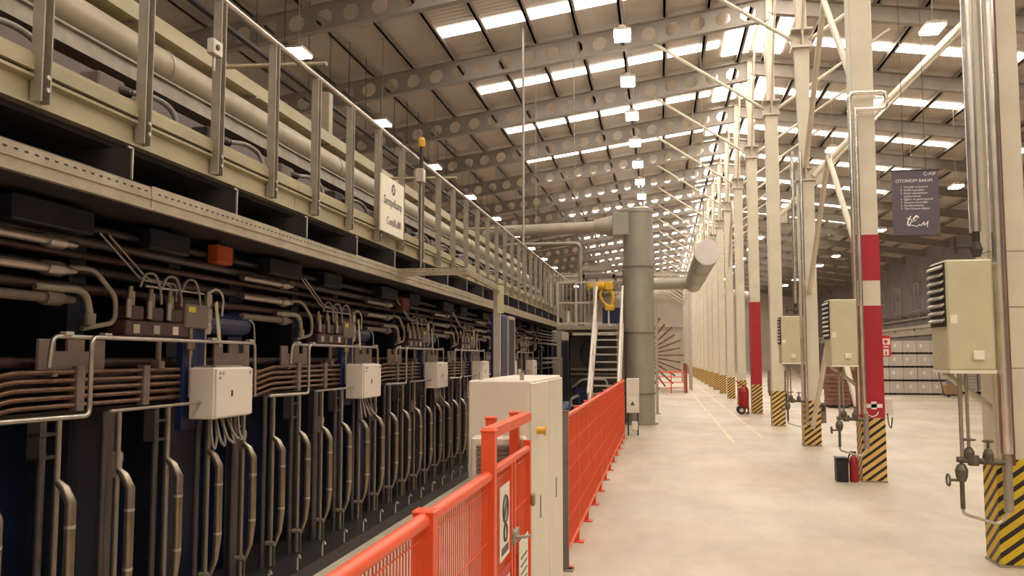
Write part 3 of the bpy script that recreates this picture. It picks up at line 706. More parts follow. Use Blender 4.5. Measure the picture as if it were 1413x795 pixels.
def bundle():
    r = T('tube_bundle', 'x', 'tubes', (0, 0, 0), group='brown tube bundles along the press')
    for j in range(5):
        z = 1.575 - .042*j
        MB().tube([(-.06, -2.3, z - .05), (-.06, -1.95, z - .05), (0, -1.75, z), (0, -.3, z)], .0125, 8, .05).o('tube', 'rust', r)
    for j in range(3):
        MB().tube([(-.05, -2.3, 1.55 - .05*j), (-.05, -.3, 1.55 - .05*j)], .012, 6).o('tube', 'maroon', r)
    for y_ in (-1.28, -.7): MB().bb(-.03, .02, y_-.03, y_+.03, 1.375, 1.605, .004).o('clamp_block', 'tan', r)
    return r
def rail():
    r = T('tube_rail', 'x', 'tube', (0, 0, 0), group='bent steel tube rails along the press')
    MB().tube([(0, -1.62, 1.6), (0, -1.6, 1.75), (0, .5, 1.75), (0, .52, 1.37)], .011, 8, .04).o('tube', 'steel', r)
    MB().tube([(.05, -2.1, 1.37), (.05, -1.38, 1.36), (.05, -1.38, 1.75), (.02, -.5, 1.75)], .012, 8, .04).o('tube', 'steel', r)
    MB().tube([(.04, -1.2, 1.37), (.04, -.25, 1.37), (.04, -.25, 1.6)], .009, 8, .04).o('tube', 'galv', r)
    for y_ in (-1.5, -1.2, -.1, .42): MB().bb(-.02, .02, y_-.03, y_+.03, 1.755, 1.775, .004).o('saddle', 'galvlite', r)
    return r
def plates():
    r = T('notched_plate', 'x', 'bracket', (0, 0, 0), group='notched bracket plates along the press')
    pg = [(-1.56, 1.56), (-1.05, 1.56), (-1.05, 1.74), (-1.14, 1.74), (-1.14, 1.68), (-1.22, 1.68), (-1.22, 1.74), (-1.35, 1.74), (-1.35, 1.68), (-1.44, 1.68), (-1.44, 1.74), (-1.56, 1.74)]
    MB().prism(pg, 'x', -.05, -.035).o('plate', 'tan', r)
    MB().prism([(a + 1.68, b_) for a, b_ in pg], 'x', -.05, -.035).o('plate', 'tan', r)
    MB().b(-.06, -.0, -1.5, -1.46, 1.555, 1.57).b(-.06, 0, .2, .5, 1.575, 1.59).o('foot_flange', 'tan', r)
    return r
protos = [(jbox(), -2.73, lambda n: f'white junction box hung on the press side, {n} from the near end'),
          (manifold(), -2.93, lambda n: f'cluster of hydraulic valves with yellow tag, {n} from the near end of press'),
          (bundle(), -2.95, lambda n: f'bundle of brown horizontal tubes on the press, {n} from the near end'),
          (rail(), -2.86, lambda n: f'bent bright steel tube rail on the press, {n} from the near end'),
          (plates(), -2.93, lambda n: f'tan notched bracket plates on the press, {n} from the near end')]
for pr, x, lf in protos:
    tr = tree_of(pr)
    for j, (k, y) in enumerate(mods):
        o = pr if j == 0 else dup(pr, tr, (x, y, 0), '')
        o.location = (x, y - (.3 if pr is protos[0][0] else 0), 0); o['label'] = lf(nth(j + 1))
t = T('relay_box', 'small orange relay box under the cable channel on the press', 'box', (-3.08, 5.53, 2.3))
MB().bb(0, .08, 0, .22, 0, .13, .008).o('enclosure', mat('relay_orange', (.55, .10, .03), .5), t); MB().bb(-.04, .07, .03, .19, .13, .2, .006).o('plug', 'black', t); MB().bb(.0, .07, .22, .26, .02, .1, .004).o('bracket', 'black', t)
t = T('relay_box', 'small rust-brown relay box under the cable channel, farther along press', 'box', (-3.08, 9.9, 2.2))
MB().bb(0, .08, 0, .3, 0, .16, .008).o('enclosure', mat('relay_brown', (.22, .06, .035), .5), t); MB().bb(.0, .07, .3, .34, .02, .1, .004).o('bracket', 'black', t)

# ------------------------------------------------------------------ cable channel and walkway over the press side
ch = T('cable_channel', 'perforated galvanised cable channel running along the press', 'channel', (-2.55, 0, 2.4))
def channel(a, b, name='channel_run', slots=True, par=ch):
    # C section from a to b (ground-plan points), open below; slots proud as dark punched marks
    A = Vector((*a, 0)); B = Vector((*b, 0)); d = (B - A); L = d.length; ang = math.atan2(d.y, d.x)
    mb = MB().b(0, L, -.006, 0, 0, .12).b(0, L, -.006, .03, .112, .12).b(0, L, -.03, -.0, -.01, 0).b(0, L, -.012, -.006, .05, .062)
    o = mb.o(name, 'tray', par, (A.x, A.y, 0)); o.rotation_euler.z = ang
    if slots:
        sl = MB(); s_ = .06
        while s_ < L - .05:
            sl.b(s_, s_ + .022, -.0075, -.005, .082, .09); s_ += .06
        q = sl.o('slot_row', 'black', o); q['kind'] = 'stuff'
    return o
cl = lambda x: x + 2.55
for (a, b) in ((1.0, 4.0), (4.0, 7.0), (7.0, 10.0), (10.0, 14.0), (14.0, 18.0), (18.0, 22.0), (22.0, 26.0)):
    channel((cl(-2.55), a + .004), (cl(-2.55), b - .004), slots=a < 14)
MB().b(cl(-3.7), cl(-2.56), 1.0, 26.0, .06, .09).o('deck_sheet', 'deckdark', ch)
br_ = MB().b(cl(-3.7), cl(-2.62), -.006, .006, .12, .4)
cb = MB().b(-.9, .02, -.045, -.04, .05, .3).mesh('cross_bearer', 'deckdark'); cl_ = MB().b(.02, .03, -.045, -.035, .05, .3).b(.02, .03, -.08, -.035, .29, .3).b(.02, .03, -.08, -.035, .05, .06).mesh('end_lip', 'galvlite')
y = 3.05
while y < 26:
    q = put('cross_bearer', cb, ch, (cl(-2.8), y, .07)); put('end_lip', cl_, q); y += 1.168
# portal: channel jogging out over a blue cabinet door
pt = T('channel_portal', 'galvanised channel portal jutting out over the blue switch cabinet', 'frame', (-2.55, 8.2, 2.4))
for q in (channel((0, 0), (.7, 0), par=pt), channel((.7, 0), (.6, 2.2), par=pt)): q.scale.z = .6; q.location.z = .05
MB().b(0, .7, 0.01, .3, .1, .115).o('cover_plate', 'beam', pt)
MB().b(.55, .63, 2.17, 2.25, -2.4, .1).o('post', 'galvlite', pt); MB().b(.6, .68, 2.14, 2.165, -.22, .12).o('corner_plate', 'heater', pt)
t = T('switch_cabinet', 'tall dark blue switch cabinet standing behind the portal post', 'cabinet', (-2.08, 10.6, 0))
MB().bb(0, .14, 0, .9, 0, 2.18, .01).o('body', 'blue2', t); MB().bb(.14, .15, .42, .88, .1, 2.12, .004).o('door', 'blue', t)
MB().b(.14, .16, .385, .41, .05, 2.18).b(.14, .16, .38, .9, 2.14, 2.18).b(.14, .16, .88, .9, .05, 2.18).o('door_frame', 'galvlite', t)

# ------------------------------------------------------------------ upper platform
pf = T('platform', 'upper walkway of the press with cream side girders', 'platform', (-2.95, 0, 2.8))
ql = lambda x: x + 2.95
for (a, b) in ((1.0, 6.6), (6.6, 12.2), (12.2, 17.8), (17.8, 23.4), (23.4, 26.5)):
    a += .004; b -= .004
    MB().prism([(0, .03), (.06, .03), (.06, .045), (.03, .045), (.03, .15), (.06, .165), (.06, .18), (0, .18)][::-1], 'y', a, b).o('lower_girder', 'beam', pf)
    MB().b(-.02, .03, a, b, .18, .2).o('cable_slot', 'darksteel', pf)
    MB().prism([(0, .2), (.06, .2), (.06, .265), (.045, .275), (.045, .285), (.02, .30), (0, .30)][::-1], 'y', a, b).o('upper_girder', 'beam', pf)
MB().b(-2.2, 0, 1.0, 26.5, .0, .03).o('deck', 'deckdark', pf)
MB().b(-.54, -.5, 1.0, 26.5, .03, .63).o('inner_fascia', mat('fascia_taupe', (.20, .16, .145), .6), pf)
MB().prism([(-.8, .78), (-.65, .78), (-.65, .88), (-.63, .89), (-.63, .905), (-.8, .905)], 'y', 1.0, 26.5).o('ledge_tray', 'galv', pf)
MB().b(-.84, -.8, 1.0, 26.5, .03, .9).o('back_fascia', 'deckdark', pf)
hr = T('handrail', 'long galvanised handrail with flat posts along the upper walkway', 'railing', (-2.88, 0, 2.85))
MB().c((0, 1.0, 1.2), (0, 26.4, 1.2), .024, 10).o('top_rail', 'steel', hr)
pm1 = MB().prism([(-.035, -.03), (.035, -.03), (.035, .03), (.025, .03), (.025, -.018), (-.025, -.018), (-.025, .03), (-.035, .03)], 'z', 0, 1.18)
pm1.v = [(y_*1.0, x_, z_) for x_, y_, z_ in pm1.v]; pm1.f = [f[::-1] for f in pm1.f]; pm1 = pm1.mesh('post', 'galv')
bolt = MB().c((.03, 0, .06), (.042, 0, .06), .012, 8).c((.03, 0, .12), (.042, 0, .12), .012, 8).mesh('bolt', 'steel')
y = 3.6 - .83*3
while y < 26.3:
    p_ = put('post', pm1, hr, (0, y, 0)); put('bolt', bolt, p_); y += .83
hr2 = T('handrail', 'inner cream railing behind the lagged pipes of the walkway', 'railing', (-4.7, 0, 2.83))
MB().c((0, 1.0, 1.55), (0, 26, 1.55), .022, 8).o('top_rail', 'beam', hr2)
pq = MB().b(-.025, .025, -.03, .03, 0, 1.54).mesh('post', 'beam')
y = 2.
while y < 26: put('post', pq, hr2, (0, y, 0)); y += 1.66
# lagged pipe and tray above the deck
lp = T('lagged_pipe', 'fat cream lagged pipe running along the upper walkway', 'pipe', (-4.05, 0, 2.75))
MB().c((0, 1.0, 1.27), (0, 26, 1.27), .16, 18).o('lagging', 'cream', lp)
ring = MB().c((0, -.02, 1.27), (0, .02, 1.27), .168, 18).mesh('joint_band', 'galv')
leg = MB().b(-.04, .04, -.04, .04, 0, 1.15).mesh('leg', 'galv')
y = 2.6
while y < 25.8:
    put('joint_band', ring, lp, (0, y, 0)); put('leg', leg, lp, (0, y + .1, 0)); y += 1.9
ct = T('cable_tray', 'cream cable tray above the fat lagged pipe', 'tray', (-4.1, 0, 4.25))
MB().b(-.12, .12, 1.0, 26, .02, .03).b(.11, .12, 1.0, 26, .03, .15).b(-.12, -.11, 1.0, 26, .03, .15).o('tray', 'beam', ct)
MB().c((0, 1, .07), (0, 26, .07), .03, 8).c((.05, 1, .065), (.05, 26, .065), .022, 8).o('cable', 'darksteel', ct)
for k in range(12): MB().b(-.13, .13, 2+2*k, 2.04+2*k, 0, .02).o('cross_strut', 'galv', ct)
for q, (y, z1, w_) in enumerate([(6.05, 6.2, .09), (10.9, 5.2, .07), (15.4, 5.1, .07)]):
    nm = ['cream vertical box duct rising above the near lagged pipe', 'slim cream vertical duct beyond the white sign', 'third cream vertical duct far along the walkway'][q]
    t = T('vertical_duct', nm, 'duct', (-4.4, y, 2.83), group='vertical box ducts')
    MB().bb(-w_, w_, -w_, w_, 0, z1 - 2.83, .01).o('duct', 'cream', t); MB().bb(-w_-.02, w_+.02, -w_-.02, w_+.02, 1.2, 1.3, .01).o('collar', 'galvlite', t)
for q, y in enumerate([7.3, 12.4, 17.6]):
    t = T('cross_tube', f'{nth(q+1)} slim cream cross tube bridging above the walkway', 'tube', (-2.95, y, 4.0))
    MB().c((-1.75, 0, .35), (.0, 0, .3), .022, 8).o('tube', 'beam', t); MB().c((-1.75, 0, .35), (-1.75, 0, -1.17), .02, 8).o('leg', 'beam', t)
# curved hoses and drive boxes between the girder and the inner fascia
n_ = 0
y = 2.5
while y < 22:
    n_ += 1
    t = T('drive_hose', f'curved grey hose at a drive box on the walkway, {nth(n_)} from near end', 'hose', (-3.3, y, 2.83), group='curved drive hoses on the walkway')
    MB().tube([(.1, -.25, .44), (.15, -.05, .47), (.2, .1, .42), (.22, .14, .2)], .018, 8, .1, 6).o('hose', 'hose', t)
    MB().bb(-.06, .08, -.5, -.25, .3, .5, .01).o('drive_box', 'tan' if n_ % 2 else 'darksteel', t)
    MB().c((.06, -.3, .44), (.1, -.22, .44), .03, 8).o('gland', 'darksteel', t)
    y += 1.25
# mast with beacon
t = T('beacon_mast', 'slim dark mast with yellow beacon on top beside the white sign', 'beacon', (-2.80, 9.95, 2.62))
MB().c((0, 0, 0), (0, 0, 1.55), .022, 10).o('mast', 'darksteel', t)
MB().c((.02, -.07, .08), (.02, -.07, 1.1), .012, 8).o('conduit', 'steel', t)
MB().bb(-.04, .06, -.13, -.02, 1.1, 1.26, .008).o('switch_box', 'galvlite', t)
MB().lathe((0, 0, 1.55), [(0, 0), (.04, 0), (.045, .03), (.045, .08), (.03, .11), (0, .12)], 12).o('beacon', 'yellow', t)
# white name sign
t = T('sign_board', 'white name board with dark lettering fixed to the walkway handrail', 'sign', (-2.83, 8.48, 2.95))
MB().bb(0, .02, 0, .8, 0, .6, .004).o('panel', 'sign', t)
rs = (R(90), 0, R(90))
text('Siempelkamp', .13, 'print', t, (.0215, .4, .34), rs, sx=.92); text('ContiRoll®', .12, 'print', t, (.0215, .44, .13), rs, sx=.92)
MB().lathe((.0205, .41, .49), [(0, 0), (.062, 0), (.062, .002), (0, .002)], 20, 'x').o('emblem', 'print', t)
MB().prism([(.375, .45), (.40, .45), (.44, .53), (.415, .53)], 'x', .0225, .0235).prism([(.38, .49), (.435, .47), (.435, .5), (.38, .515)], 'x', .0225, .0235).o('emblem_mark', 'sign', t)

# ------------------------------------------------------------------ orange fences
def fence_panel(L, h0, h1):
    mb = MB(); y_ = .014
    while y_ < L - .005:
        mb.b(-.0017, .0017, y_-.0017, y_+.0017, h0, h1); y_ += .0268
    for k_ in range(6):
        z_ = h0 + .02 + (h1 - h0 - .04) * k_ / 5
        mb.b(.0017, .005, 0, L, z_-.002, z_+.002)
    return mb
def post(h, w_=.03, cap=True):
    mb = MB().b(-w_, w_, -w_, w_, .008, h).b(-.06, .06, -.06, .06, 0, .008)
    if cap: mb.bb(-w_-.004, w_+.004, -w_-.004, w_+.004, h, h+.012, .004)
    return mb
FX = -.66
f1 = T('mesh_fence', 'orange wire mesh fence in front of the near press end', 'fence', (FX, 0, 0), group='orange safety fences')
for (a, b) in ((1.25, 2.39), (2.45, 3.30)):
    q = fence_panel(b - a, .12, 1.17).o('mesh_infill', 'orange', f1, (0, a, 0)); q['kind'] = 'stuff'
    MB().c((0, a, 1.195), (0, b, 1.195), .022, 10).o('top_rail', 'orange', f1)
    MB().c((0, a, .1), (0, b, .1), .015, 8).o('bottom_rail', 'orange', f1)
for y in (1.22, 2.42): post(1.21).o('post', 'orange', f1, (0, y, 0))
g = T('fence_gate', 'orange mesh gate with raised frame and warning signs', 'gate', (FX, 3.34, 0))
post(1.36, .026).o('post', 'orange', g); post(1.37, .022).o('post', 'orange', g, (-.1, .55, 0)); post(1.37, .022).o('post', 'orange', g, (-.06, .95, 0))
MB().b(-.03, .02, 0, .99, 1.335, 1.375).o('raised_top_bar', 'orange', g)
MB().c((0, .03, 1.2), (0, .96, 1.2), .018, 10).o('gate_rail', 'orange', g); MB().c((0, .03, .14), (0, .96, .14), .014, 8).o('gate_rail', 'orange', g)
for y_ in (.44, .52): MB().b(-.016, .016, y_-.014, y_+.014, .1, 1.2).o('gate_stile', 'orange', g)
MB().b(-.018, .018, .95, .985, .0, 1.24).o('gate_stile', 'orange', g)
for a, b in ((.03, .43), (.54, .94)):
    q = fence_panel(b - a, .15, 1.18).o('mesh_infill', 'orange', g, (0, a, 0)); q['kind'] = 'stuff'
MB().bb(.0, .03, .43, .55, .84, .9, .006).c((.03, .45, .87), (.07, .6, .85), .008, 6).o('latch', 'galv', g)
MB().bb(.018, .04, .95, 1.0, .92, .98, .006).o('hinge', 'brass', g)
sg_ = T('warning_sign', 'white warning sign with dark ring pictogram on the gate', 'sign', (FX + .008, 3.52, .82))
MB().b(0, .003, 0, .22, 0, .3).o('panel', 'sign', sg_)
MB().tube([(.005, .11 + .055*math.cos(a*math.pi/10), .2 + .055*math.sin(a*math.pi/10)) for a in range(21)], .005, 6, caps=False).c((.005, .07, .16), (.005, .15, .24), .005, 6).tube([(.005, .11 + .035*math.cos(a*math.pi/8), .105 + .035*math.sin(a*math.pi/8)) for a in range(17)], .005, 6, caps=False).b(.003, .0045, .03, .19, .02, .05).o('pictogram', 'print', sg_)
sg_ = T('warning_sign', 'red warning sign with white text lines below the ring sign', 'sign', (FX + .008, 3.47, .42))
MB().b(0, .003, 0, .3, 0, .36).o('panel', 'printred', sg_)
ms_ = MB()
for k_ in range(5): ms_.b(.003, .0045, .03, .27, .04 + .06*k_, .075 + .06*k_)
ms_.o('text_line', 'printwhite', sg_)
sg_ = T('warning_sign', 'cream notice with fine print on the gate beside the latch', 'sign', (FX + .02, 3.93, .3))
MB().b(0, .003, 0, .26, 0, .52).o('panel', 'sign', sg_)
ms_ = MB()
for k_ in range(6): ms_.b(.003, .0045, .04, .22, .26 + .035*k_, .268 + .035*k_)
ms_.tube([(.005, .13 + .06*math.cos(a*math.pi/8), .12 + .06*math.sin(a*math.pi/8)) for a in range(17)], .005, 6, caps=False)
ms_.o('print', 'print', sg_)
F2 = -.75
f2 = T('mesh_fence', 'long orange mesh fence running from the white cabinet to the stairs', 'fence', (F2, 6.95, 0), group='orange safety fences')
pmf = fence_panel(.97, .13, 1.16).mesh('mesh_infill', 'orange'); fp = post(1.2, .02).mesh('post', 'orange'); tr_ = MB().c((0, .0, 1.18), (0, 1.0, 1.18), .02, 8).mesh('top_rail', 'orange'); br2 = MB().c((0, 0, .12), (0, 1.0, .12), .014, 8).mesh('bottom_rail', 'orange')
for k_ in range(11):
    q = put('mesh_infill', pmf, f2, (0, 1.0*k_ + .02, 0)); q['kind'] = 'stuff'
    put('post', fp, f2, (-.012, 1.0*k_, 0)); put('top_rail', tr_, f2, (0, 1.0*k_, 0)); put('bottom_rail', br2, f2, (0, 1.0*k_, 0))
put('post', fp, f2, (-.012, 11.0, 0))
post(1.22, .024).o('corner_post', 'tan', f2, (.0, -.06, 0))

# ------------------------------------------------------------------ white control cabinet
t = T('control_cabinet', 'tall off-white control cabinet standing behind the orange gate', 'cabinet', (-.99, 4.45, 0))
MB().b(.02, .30, .03, 1.4, 0, .1).o('plinth', 'darksteel', t)
MB().bb(0, .32, 0, 1.43, .1, 1.53, .008).o('body', 'cabwhite', t)
for a, b in ((.012, .705), (.725, 1.42)):
    d = MB().bb(.32, .332, a, b, .12, 1.515, .004).o('door', 'cabwhite', t)
    MB().b(.332, .337, a + .3, a + .325, .78, .9).o('lock_plate', 'galv', d)
MB().c((.33, .2, 1.26), (.375, .2, 1.26), .02, 10).c((.375, .2, 1.26), (.38, .2, 1.26), .03, 10).o('yellow_knob', 'yellow', t)
for (x, y_) in ((.05, .08), (.27, .08), (.05, 1.35)): MB().tube([(x, y_, 1.53), (x, y_, 1.57)], .012, 8).o('lifting_eye', 'galvlite', t)
t = T('cooling_unit', 'small white air cooler with louvre grille on the cabinet front', 'cooler', (-.95, 4.33, .98))
MB().bb(0, .27, 0, .115, 0, .27, .01).o('casing', 'cabwhite', t)
for k_ in range(6): MB().prism([(-.012, .09 + .025*k_), (0, .1 + .025*k_), (0, .108 + .025*k_), (-.012, .1 + .025*k_)], 'x', .03, .24).o('louvre_slat', 'tan', t)
t = T('control_box', 'small white control box on legs at the far fence end', 'box', (-.6, 18.75, 0))
MB().bb(-.13, .13, -.15, .15, .48, 1.2, .01).o('enclosure', 'white', t); MB().b(-.1, .1, -.155, -.15, .56, .82).o('front_plate', 'sign', t)
MB().prism([(-.05, .64), (.05, .64), (0, .73)], 'y', -.16, -.155).o('warning_triangle', 'print', t)
for s_ in (-1, 1):
    MB().b(s_*.1-.015, s_*.1+.015, -.02, .02, 0, .48).o('leg', 'darksteel', t)
MB().bb(-.02, .1, -.17, -.05, .12, .3, .01).o('white_canister', 'sign', t)

# ------------------------------------------------------------------ duct stack and ducts
st = T('duct_stack', 'large grey vertical cylindrical duct stack on the floor', 'duct', (-.53, 22.0, 0))
MB().lathe((0, 0, 0), [(0, 0), (.375, 0), (.375, 5.36), (.3, 5.4), (0, 5.4)], 36).o('barrel', 'duct', st)
for z in (.75, 2.25, 3.9, 5.3): MB().lathe((0, 0, z), [(.37, -.02), (.392, -.02), (.392, .02), (.37, .02)], 36).o('flange_ring', 'ductlite' if z > 4 else 'tan', st)
MB().lathe((0, 0, 0), [(.37, 0), (.45, 0), (.45, .04), (.37, .04)], 36).o('base_flange', 'galv', st)
MB().bb(-.62, -.2, -.3, .3, 4.7, 5.27, .01).o('box_duct', 'duct', st)
q = MB(); q.lathe((-1.1, 0, 4.97), [(0, 0), (.17, 0), (.27, .48), (0, .48)], 20, 'x'); q.o('cone', 'ductlite', st)
MB().tube([(-1.08, 0, 4.95), (-3.35, 0, 4.9), (-3.85, 0, 4.9), (-4.1, .1, 4.4), (-4.1, .1, 2.9)], .15, 16, .3, 6).o('horizontal_pipe', 'ductlite', st)
for x in (-1.6, -2.6): MB().c((x, 0, 5.05), (x, 0, roofz(x-.53)-.02), .012, 6).o('hanger_rod', 'galv', st)
t = T('bent_pipe', 'slim galvanised pipe bending down onto the end platform', 'pipe', (-1.93, 21.3, 2.4))
MB().tube([(-1.9, 0, .9), (-1.9, 0, 2.05), (0, 0, 2.05), (0, 0, 0)], .05, 12, .14, 6).o('pipe', 'galv', t); MB().lathe((0, 0, .0), [(0, 0), (.09, 0), (.09, .02), (0, .02)], 12).o('flange', 'galv', t)
t = T('roof_drop_pole', 'slim pale pole hanging from the roof over the press walkway', 'pole', (-3.3, 21.0, 2.9))
MB().c((0, 0, 0), (0, 0, roofz(-3.3) - 2.9), .03, 8).o('pole', 'ductlite', t); MB().lathe((0, 0, 0), [(0, 0), (.08, 0), (.08, .03), (0, .03)], 10).o('foot', 'galv', t)
t = T('round_duct', 'round silver duct with white end cap pointing at the viewer', 'duct', (1.13, 21.2, 4.16))
MB().c((0, .03, 0), (0, 9.2, 0), .29, 28).o('barrel', 'duct', t)
MB().lathe((0, 0, 0), [(0, 0), (.3, 0), (.31, .03), (.31, .12), (0, .12)], 28, 'y').o('end_cap', 'capwhite', t)
for y_ in (3, 6): MB().c((0, y_-.03, 0), (0, y_+.03, 0), .3, 28).o('joint_band', 'ductlite', t)
MB().c((0, 9.0, 0), (-1.85, 9.0, 0), .2, 20).o('cross_duct', 'duct', t)
for y_ in (1.5, 7.5): MB().c((0, y_, .28), (0, y_, roofz(1.13)-4.16-.02), .012, 6).o('hanger_rod', 'galv', t)
t = T('standing_pole', 'slim grey pole standing behind the duct stack', 'pole', (-.12, 26.0, 0))
MB().b(-.04, .04, -.04, .04, 0, 3.2).o('shaft', 'galvlite', t); MB().b(-.09, .09, -.09, .09, 0, .02).o('foot', 'galv', t)

# ------------------------------------------------------------------ stairs and end platform
s = T('metal_stair', 'steep metal stair with white handrails at the press end', 'stairs', (-1.2, 18.0, 0))
W2 = .31; ny = 13; zt = 2.4; yt = 3.0
for sx in (-1, 1):
    MB().prism([(0, .0), (.22, 0), (yt + .1, zt - .05), (yt + .1, zt + .06), (yt - .05, zt + .06)], 'x', sx*W2 - .02, sx*W2 + .02).o('stringer', 'stair', s)
    MB().tube([(sx*(W2 + .0), .2, .9), (sx*(W2 + .0), yt, zt + .95)], .03, 8).o('handrail', 'stair', s)
    MB().tube([(sx*(W2 + .0), .2, .45), (sx*(W2 + .0), yt, zt + .5)], .018, 8).o('knee_rail', 'stair', s)
    for k_ in range(3):
        f_ = .07 + .43*k_
        MB().b(sx*W2 - .018, sx*W2 + .018, .2 + f_*(yt-.2) - .02, .2 + f_*(yt-.2) + .02, .05 + f_*zt, .88 + f_*zt + .02).o('baluster', 'stair', s)
for k_ in range(ny):
    f_ = (k_ + 1) / (ny + 1)
    MB().b(-W2 + .02, W2 - .02, f_*yt - .1, f_*yt + .1, f_*zt - .02, f_*zt + .015).o('tread', 'galvlite', s)
ep = T('end_platform', 'raised galvanised platform at the head of the metal stair', 'platform', (-2.2, 21.1, 0))
MB().b(-.3, 1.27, 0, 3.0, 2.32, 2.4).o('deck', 'galv', ep)
for (x, y_) in ((-.25, .1), (1.2, .1), (-.25, 2.9), (1.2, 2.9), (.45, 2.9)): MB().b(x-.05, x+.05, y_-.05, y_+.05, 0, 2.32).o('leg', 'galv', ep)
for x in (-.27, .18, .62): MB().b(x-.025, x+.025, 0, .05, 2.4, 3.5).o('post', 'galvlite', ep)
for z_ in (2.45, 2.95, 3.45): MB().b(-.29, .64, .01, .04, z_, z_ + .045).o('rail', 'galvlite', ep)
for x in (-.15, -.05, .05, .3, .4, .5): MB().b(x-.01, x+.01, .015, .035, 2.45, 3.45).o('baluster', 'galv', ep)
for z_ in (2.9, 3.42): MB().b(.66, 1.3, 2.9, 2.94, z_, z_+.04).o('rail', 'galvlite', ep)
MB().b(.75, 1.28, 1.0, 1.03, 2.5, 2.9).o('blue_panel', 'blue2', ep)
pg = T('portal_gantry', 'tan steel portal gantry over the end platform', 'gantry', (-1.4, 22.6, 2.4))
for x in (-.6, .5): MB().b(x-.05, x+.05, -.05, .05, 0, 1.5).o('upright', 'tan', pg)
MB().b(-.65, .55, -.06, .06, 1.5, 1.62).o('cross_head', 'ductlite', pg); MB().b(-.55, .45, -.03, .03, 1.3, 1.36).o('tie_bar', 'tan', pg)
h = T('hoist', 'yellow electric hoist hanging over the stair head', 'hoist', (-1.4, 21.6, 2.8))
MB().lathe((-.4, 0, .62), [(0, 0), (.08, 0), (.1, .03), (.1, .4), (.085, .45), (0, .45)], 16, 'x').o('drum', 'yellow', h)
MB().bb(.05, .26, -.1, .1, .5, .72, .03).o('motor', 'yellow', h)
MB().tube([(.15, 0, .55), (.25, 0, .42), (.24, 0, .2), (.18, 0, .1)], .05, 10, .08, radii=None).o('arm', 'yellow', h)
MB().tube([(0, 0, .56), (-.08, 0, .4), (.0, 0, .2), (.12, 0, .12)], .035, 8, .08).o('arm', 'yellow', h)
MB().bb(.05, .28, -.08, .08, .0, .14, .02).o('hook_block', 'yellow', h); MB().c((.14, 0, 0), (.14, 0, -.35), .025, 8).o('piston', 'stair', h)
MB().c((-.15, 0, .7), (-.15, 0, .82), .03, 8).b(-.5, .3, -.04, .04, .82, .9).b(-.5, -.44, -.04, 1.0, .82, .9).b(.24, .3, -.04, 1.0, .82, .9).o('trolley_beam', 'tan', h)

# ------------------------------------------------------------------ far end of the hall
sc_ = T('star_cooler', 'brown star shaped board cooler wheel far down the aisle', 'cooler', (-1.0, 46, 1.75))
for k_ in range(34):
    a = 2*math.pi*k_/34
    q = MB().b(.3, 2.0 if k_ % 2 else 2.15, -.7, .7, -.035, .035).o('arm', 'board', sc_); q.rotation_euler = (0, a, 0)
MB().c((0, -.8, 0), (0, .8, 0), .22, 14).o('hub', 'galv', sc_)
for s_ in (-1, 1): MB().b(-.12, .12, s_*.9-.05, s_*.9+.05, -1.75, .15).o('stand', 'galv', sc_)
ob = T('orange_railing', 'low orange railing with bars far down the aisle', 'railing', (.45, 40.8, 0))
for z_ in (.25, .5, .75, .98): MB().c((-.6, 0, z_), (.62, 0, z_), .02 if z_ < .9 else .03, 8).o('rail', 'orange', ob)
for x in (-.6, .0, .62): MB().c((x, 0, 0), (x, 0, 1.0), .025, 8).o('post', 'orange', ob)
op = T('orange_screen', 'solid orange-red screen panel beside the low railing', 'screen', (1.15, 41.3, 0))
MB().prism([(0, .12), (3.6, .12), (3.6, 1.3), (0, 1.3)], 'x', -.02, .02).o('panel', 'orange', op)
for y_ in (0, 1.8, 3.6): MB().b(-.04, .04, y_-.04, y_+.04, 0, 1.35).o('post', 'board', op)
for q, (x0, x1, y_, z0, z1, m_, nm) in enumerate([(-6, 1.6, 45, 5.55, 5.75, 'galvlite', 'silver cross beam high behind the round duct'), (-6, 1.6, 47, 6.0, 6.2, 'galvlite', 'upper silver cross beam high behind the round duct'), (-6, 1.5, 60, 3.4, 3.7, 'ductlite', 'pale cross beam low in the far distance')]):
    t = T('cross_beam', nm, 'beam', (x0, y_, z0)); 
    MB().b(0, x1-x0, -.15, .15, 0, .03).b(0, x1-x0, -.15, .15, z1-z0-.03, z1-z0).b(0, x1-x0, -.01, .01, .03, z1-z0-.03).o('girder', m_, t)
    for x in (.1, x1-x0-.1): MB().b(x-.06, x+.06, -.06, .06, -z0, 0).o('leg', m_, t)
for q, (x, y_, w_, d_, h_, m_, nm) in enumerate([(-4.5, 29, 1.6, 2.5, 2.2, 'bluegrey', 'grey-blue press exit housing behind the end platform'), (-3.2, 36, 1.2, 4, 3.0, 'ductlite', 'beige machine housing farther behind the end platform'), (-5.5, 52, 2, 6, 3.6, 'ductlite', 'pale saw line housing in the far distance'), (-1.6, 58, .9, 3, 2.2, 'galvlite', 'small silver housing at the far end of aisle')]):
    t = T('machine_housing', nm, 'machine', (x, y_, 0), group='machine housings beyond the press')
    MB().bb(-w_, w_, -d_/2, d_/2, .1, h_, .03).o('casing', m_, t); MB().b(-w_+.1, w_-.1, -d_/2+.1, d_/2-.1, 0, .1).o('plinth', 'darksteel', t)
    for k_ in range(3): MB().bb(-w_ + .15 + k_*(2*w_-.3)/3, -w_ + .1 + (k_+1)*(2*w_-.3)/3, -d_/2-.02, -d_/2, .3, h_*.75, .006).o('hatch', 'galv', t)
    MB().c((0, 0, h_), (0, 0, h_ + .8), .15, 12).o('vent_stub', 'galvlite', t)

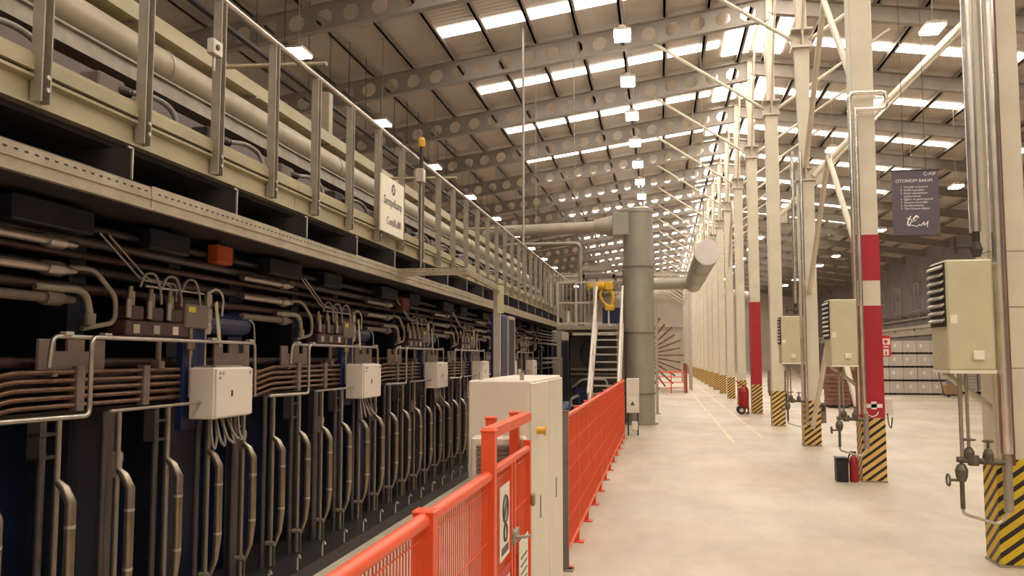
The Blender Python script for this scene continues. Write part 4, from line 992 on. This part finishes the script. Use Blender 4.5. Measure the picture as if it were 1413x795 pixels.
t = T('press_drive', 'dark press drive unit under the end platform behind the stair', 'machine', (-1.75, 23.0, 0))
MB().bb(-.55, .7, -1.0, .8, .1, 2.2, .03).o('casing', 'darksteel', t); MB().b(-.5, .65, -.95, .75, 0, .1).o('plinth', 'black', t)
MB().lathe((.1, -1.0, 1.75), [(0, -.02), (.34, -.02), (.36, .0), (.36, .05), (0, .05)], 24, 'y').o('pulley_guard', 'bluegrey', t)
MB().bb(-.4, .0, -1.12, -1.0, .3, .9, .02).o('motor', 'blue2', t); MB().tube([(-.45, -1.1, .9), (-.2, -1.15, 1.1), (.4, -1.12, 1.1), (.5, -1.08, .4)], .03, 8, .1).o('hose', 'galvlite', t)
MB().c((-.5, -1.06, 1.35), (.65, -1.06, 1.35), .04, 10).c((-.5, -1.06, 1.22), (.65, -1.06, 1.22), .03, 10).o('pipe', 'tan', t)
for q, (y_, z_) in enumerate(((-1.7, .5), (-2.6, .42))):
    pass
t = T('gear_unit', 'low dark blue gear unit on the floor beyond the white cabinet', 'machine', (-1.75, 15.6, 0))
MB().bb(-.45, .35, -1.3, 1.3, .08, .62, .03).o('housing', 'bluegrey', t); MB().b(-.4, .3, -1.2, 1.2, 0, .08).o('foot', 'black', t)
for k_ in range(3): MB().lathe((-.05, -.9 + .8*k_, .62), [(0, 0), (.2, 0), (.2, .12), (.12, .2), (0, .2)], 16).o('bearing_cap', 'blue2', t)
MB().tube([(.2, -1.1, .6), (.25, -.9, .95), (.25, .4, .95), (.2, .7, .6)], .025, 8, .12).o('coolant_pipe', 'darksteel', t)
t = T('hung_cable_tray', 'dark cable tray hung on thin rods under the roof left of the walkway', 'tray', (-7.5, 0, 7.35))
MB().b(.08, .18, 2, 40, 0, .02).b(.08, .09, 2, 40, .02, .06).b(.17, .18, 2, 40, .02, .06).o('tray', 'darksteel', t)
rd = MB().c((.13, 0, .02), (.13, 0, roofz(-7.5) - 7.35), .008, 6).mesh('hanger_rod', 'darksteel')
for k_ in range(30): put('hanger_rod', rd, t, (0, 2.6 + 1.22*k_, 0))
t = T('sensor_head', 'small grey sensor head clamped on a near handrail post', 'sensor', (-2.84, 5.12, 3.55))
MB().bb(0, .05, -.1, .02, .04, .14, .006).o('housing', 'galvlite', t); MB().c((.02, -.04, .04), (.02, -.04, -.06), .01, 6).o('cable_stub', 'steel', t); MB().c((.05, -.05, .09), (.056, -.05, .09), .02, 10).o('lens', 'black', t)
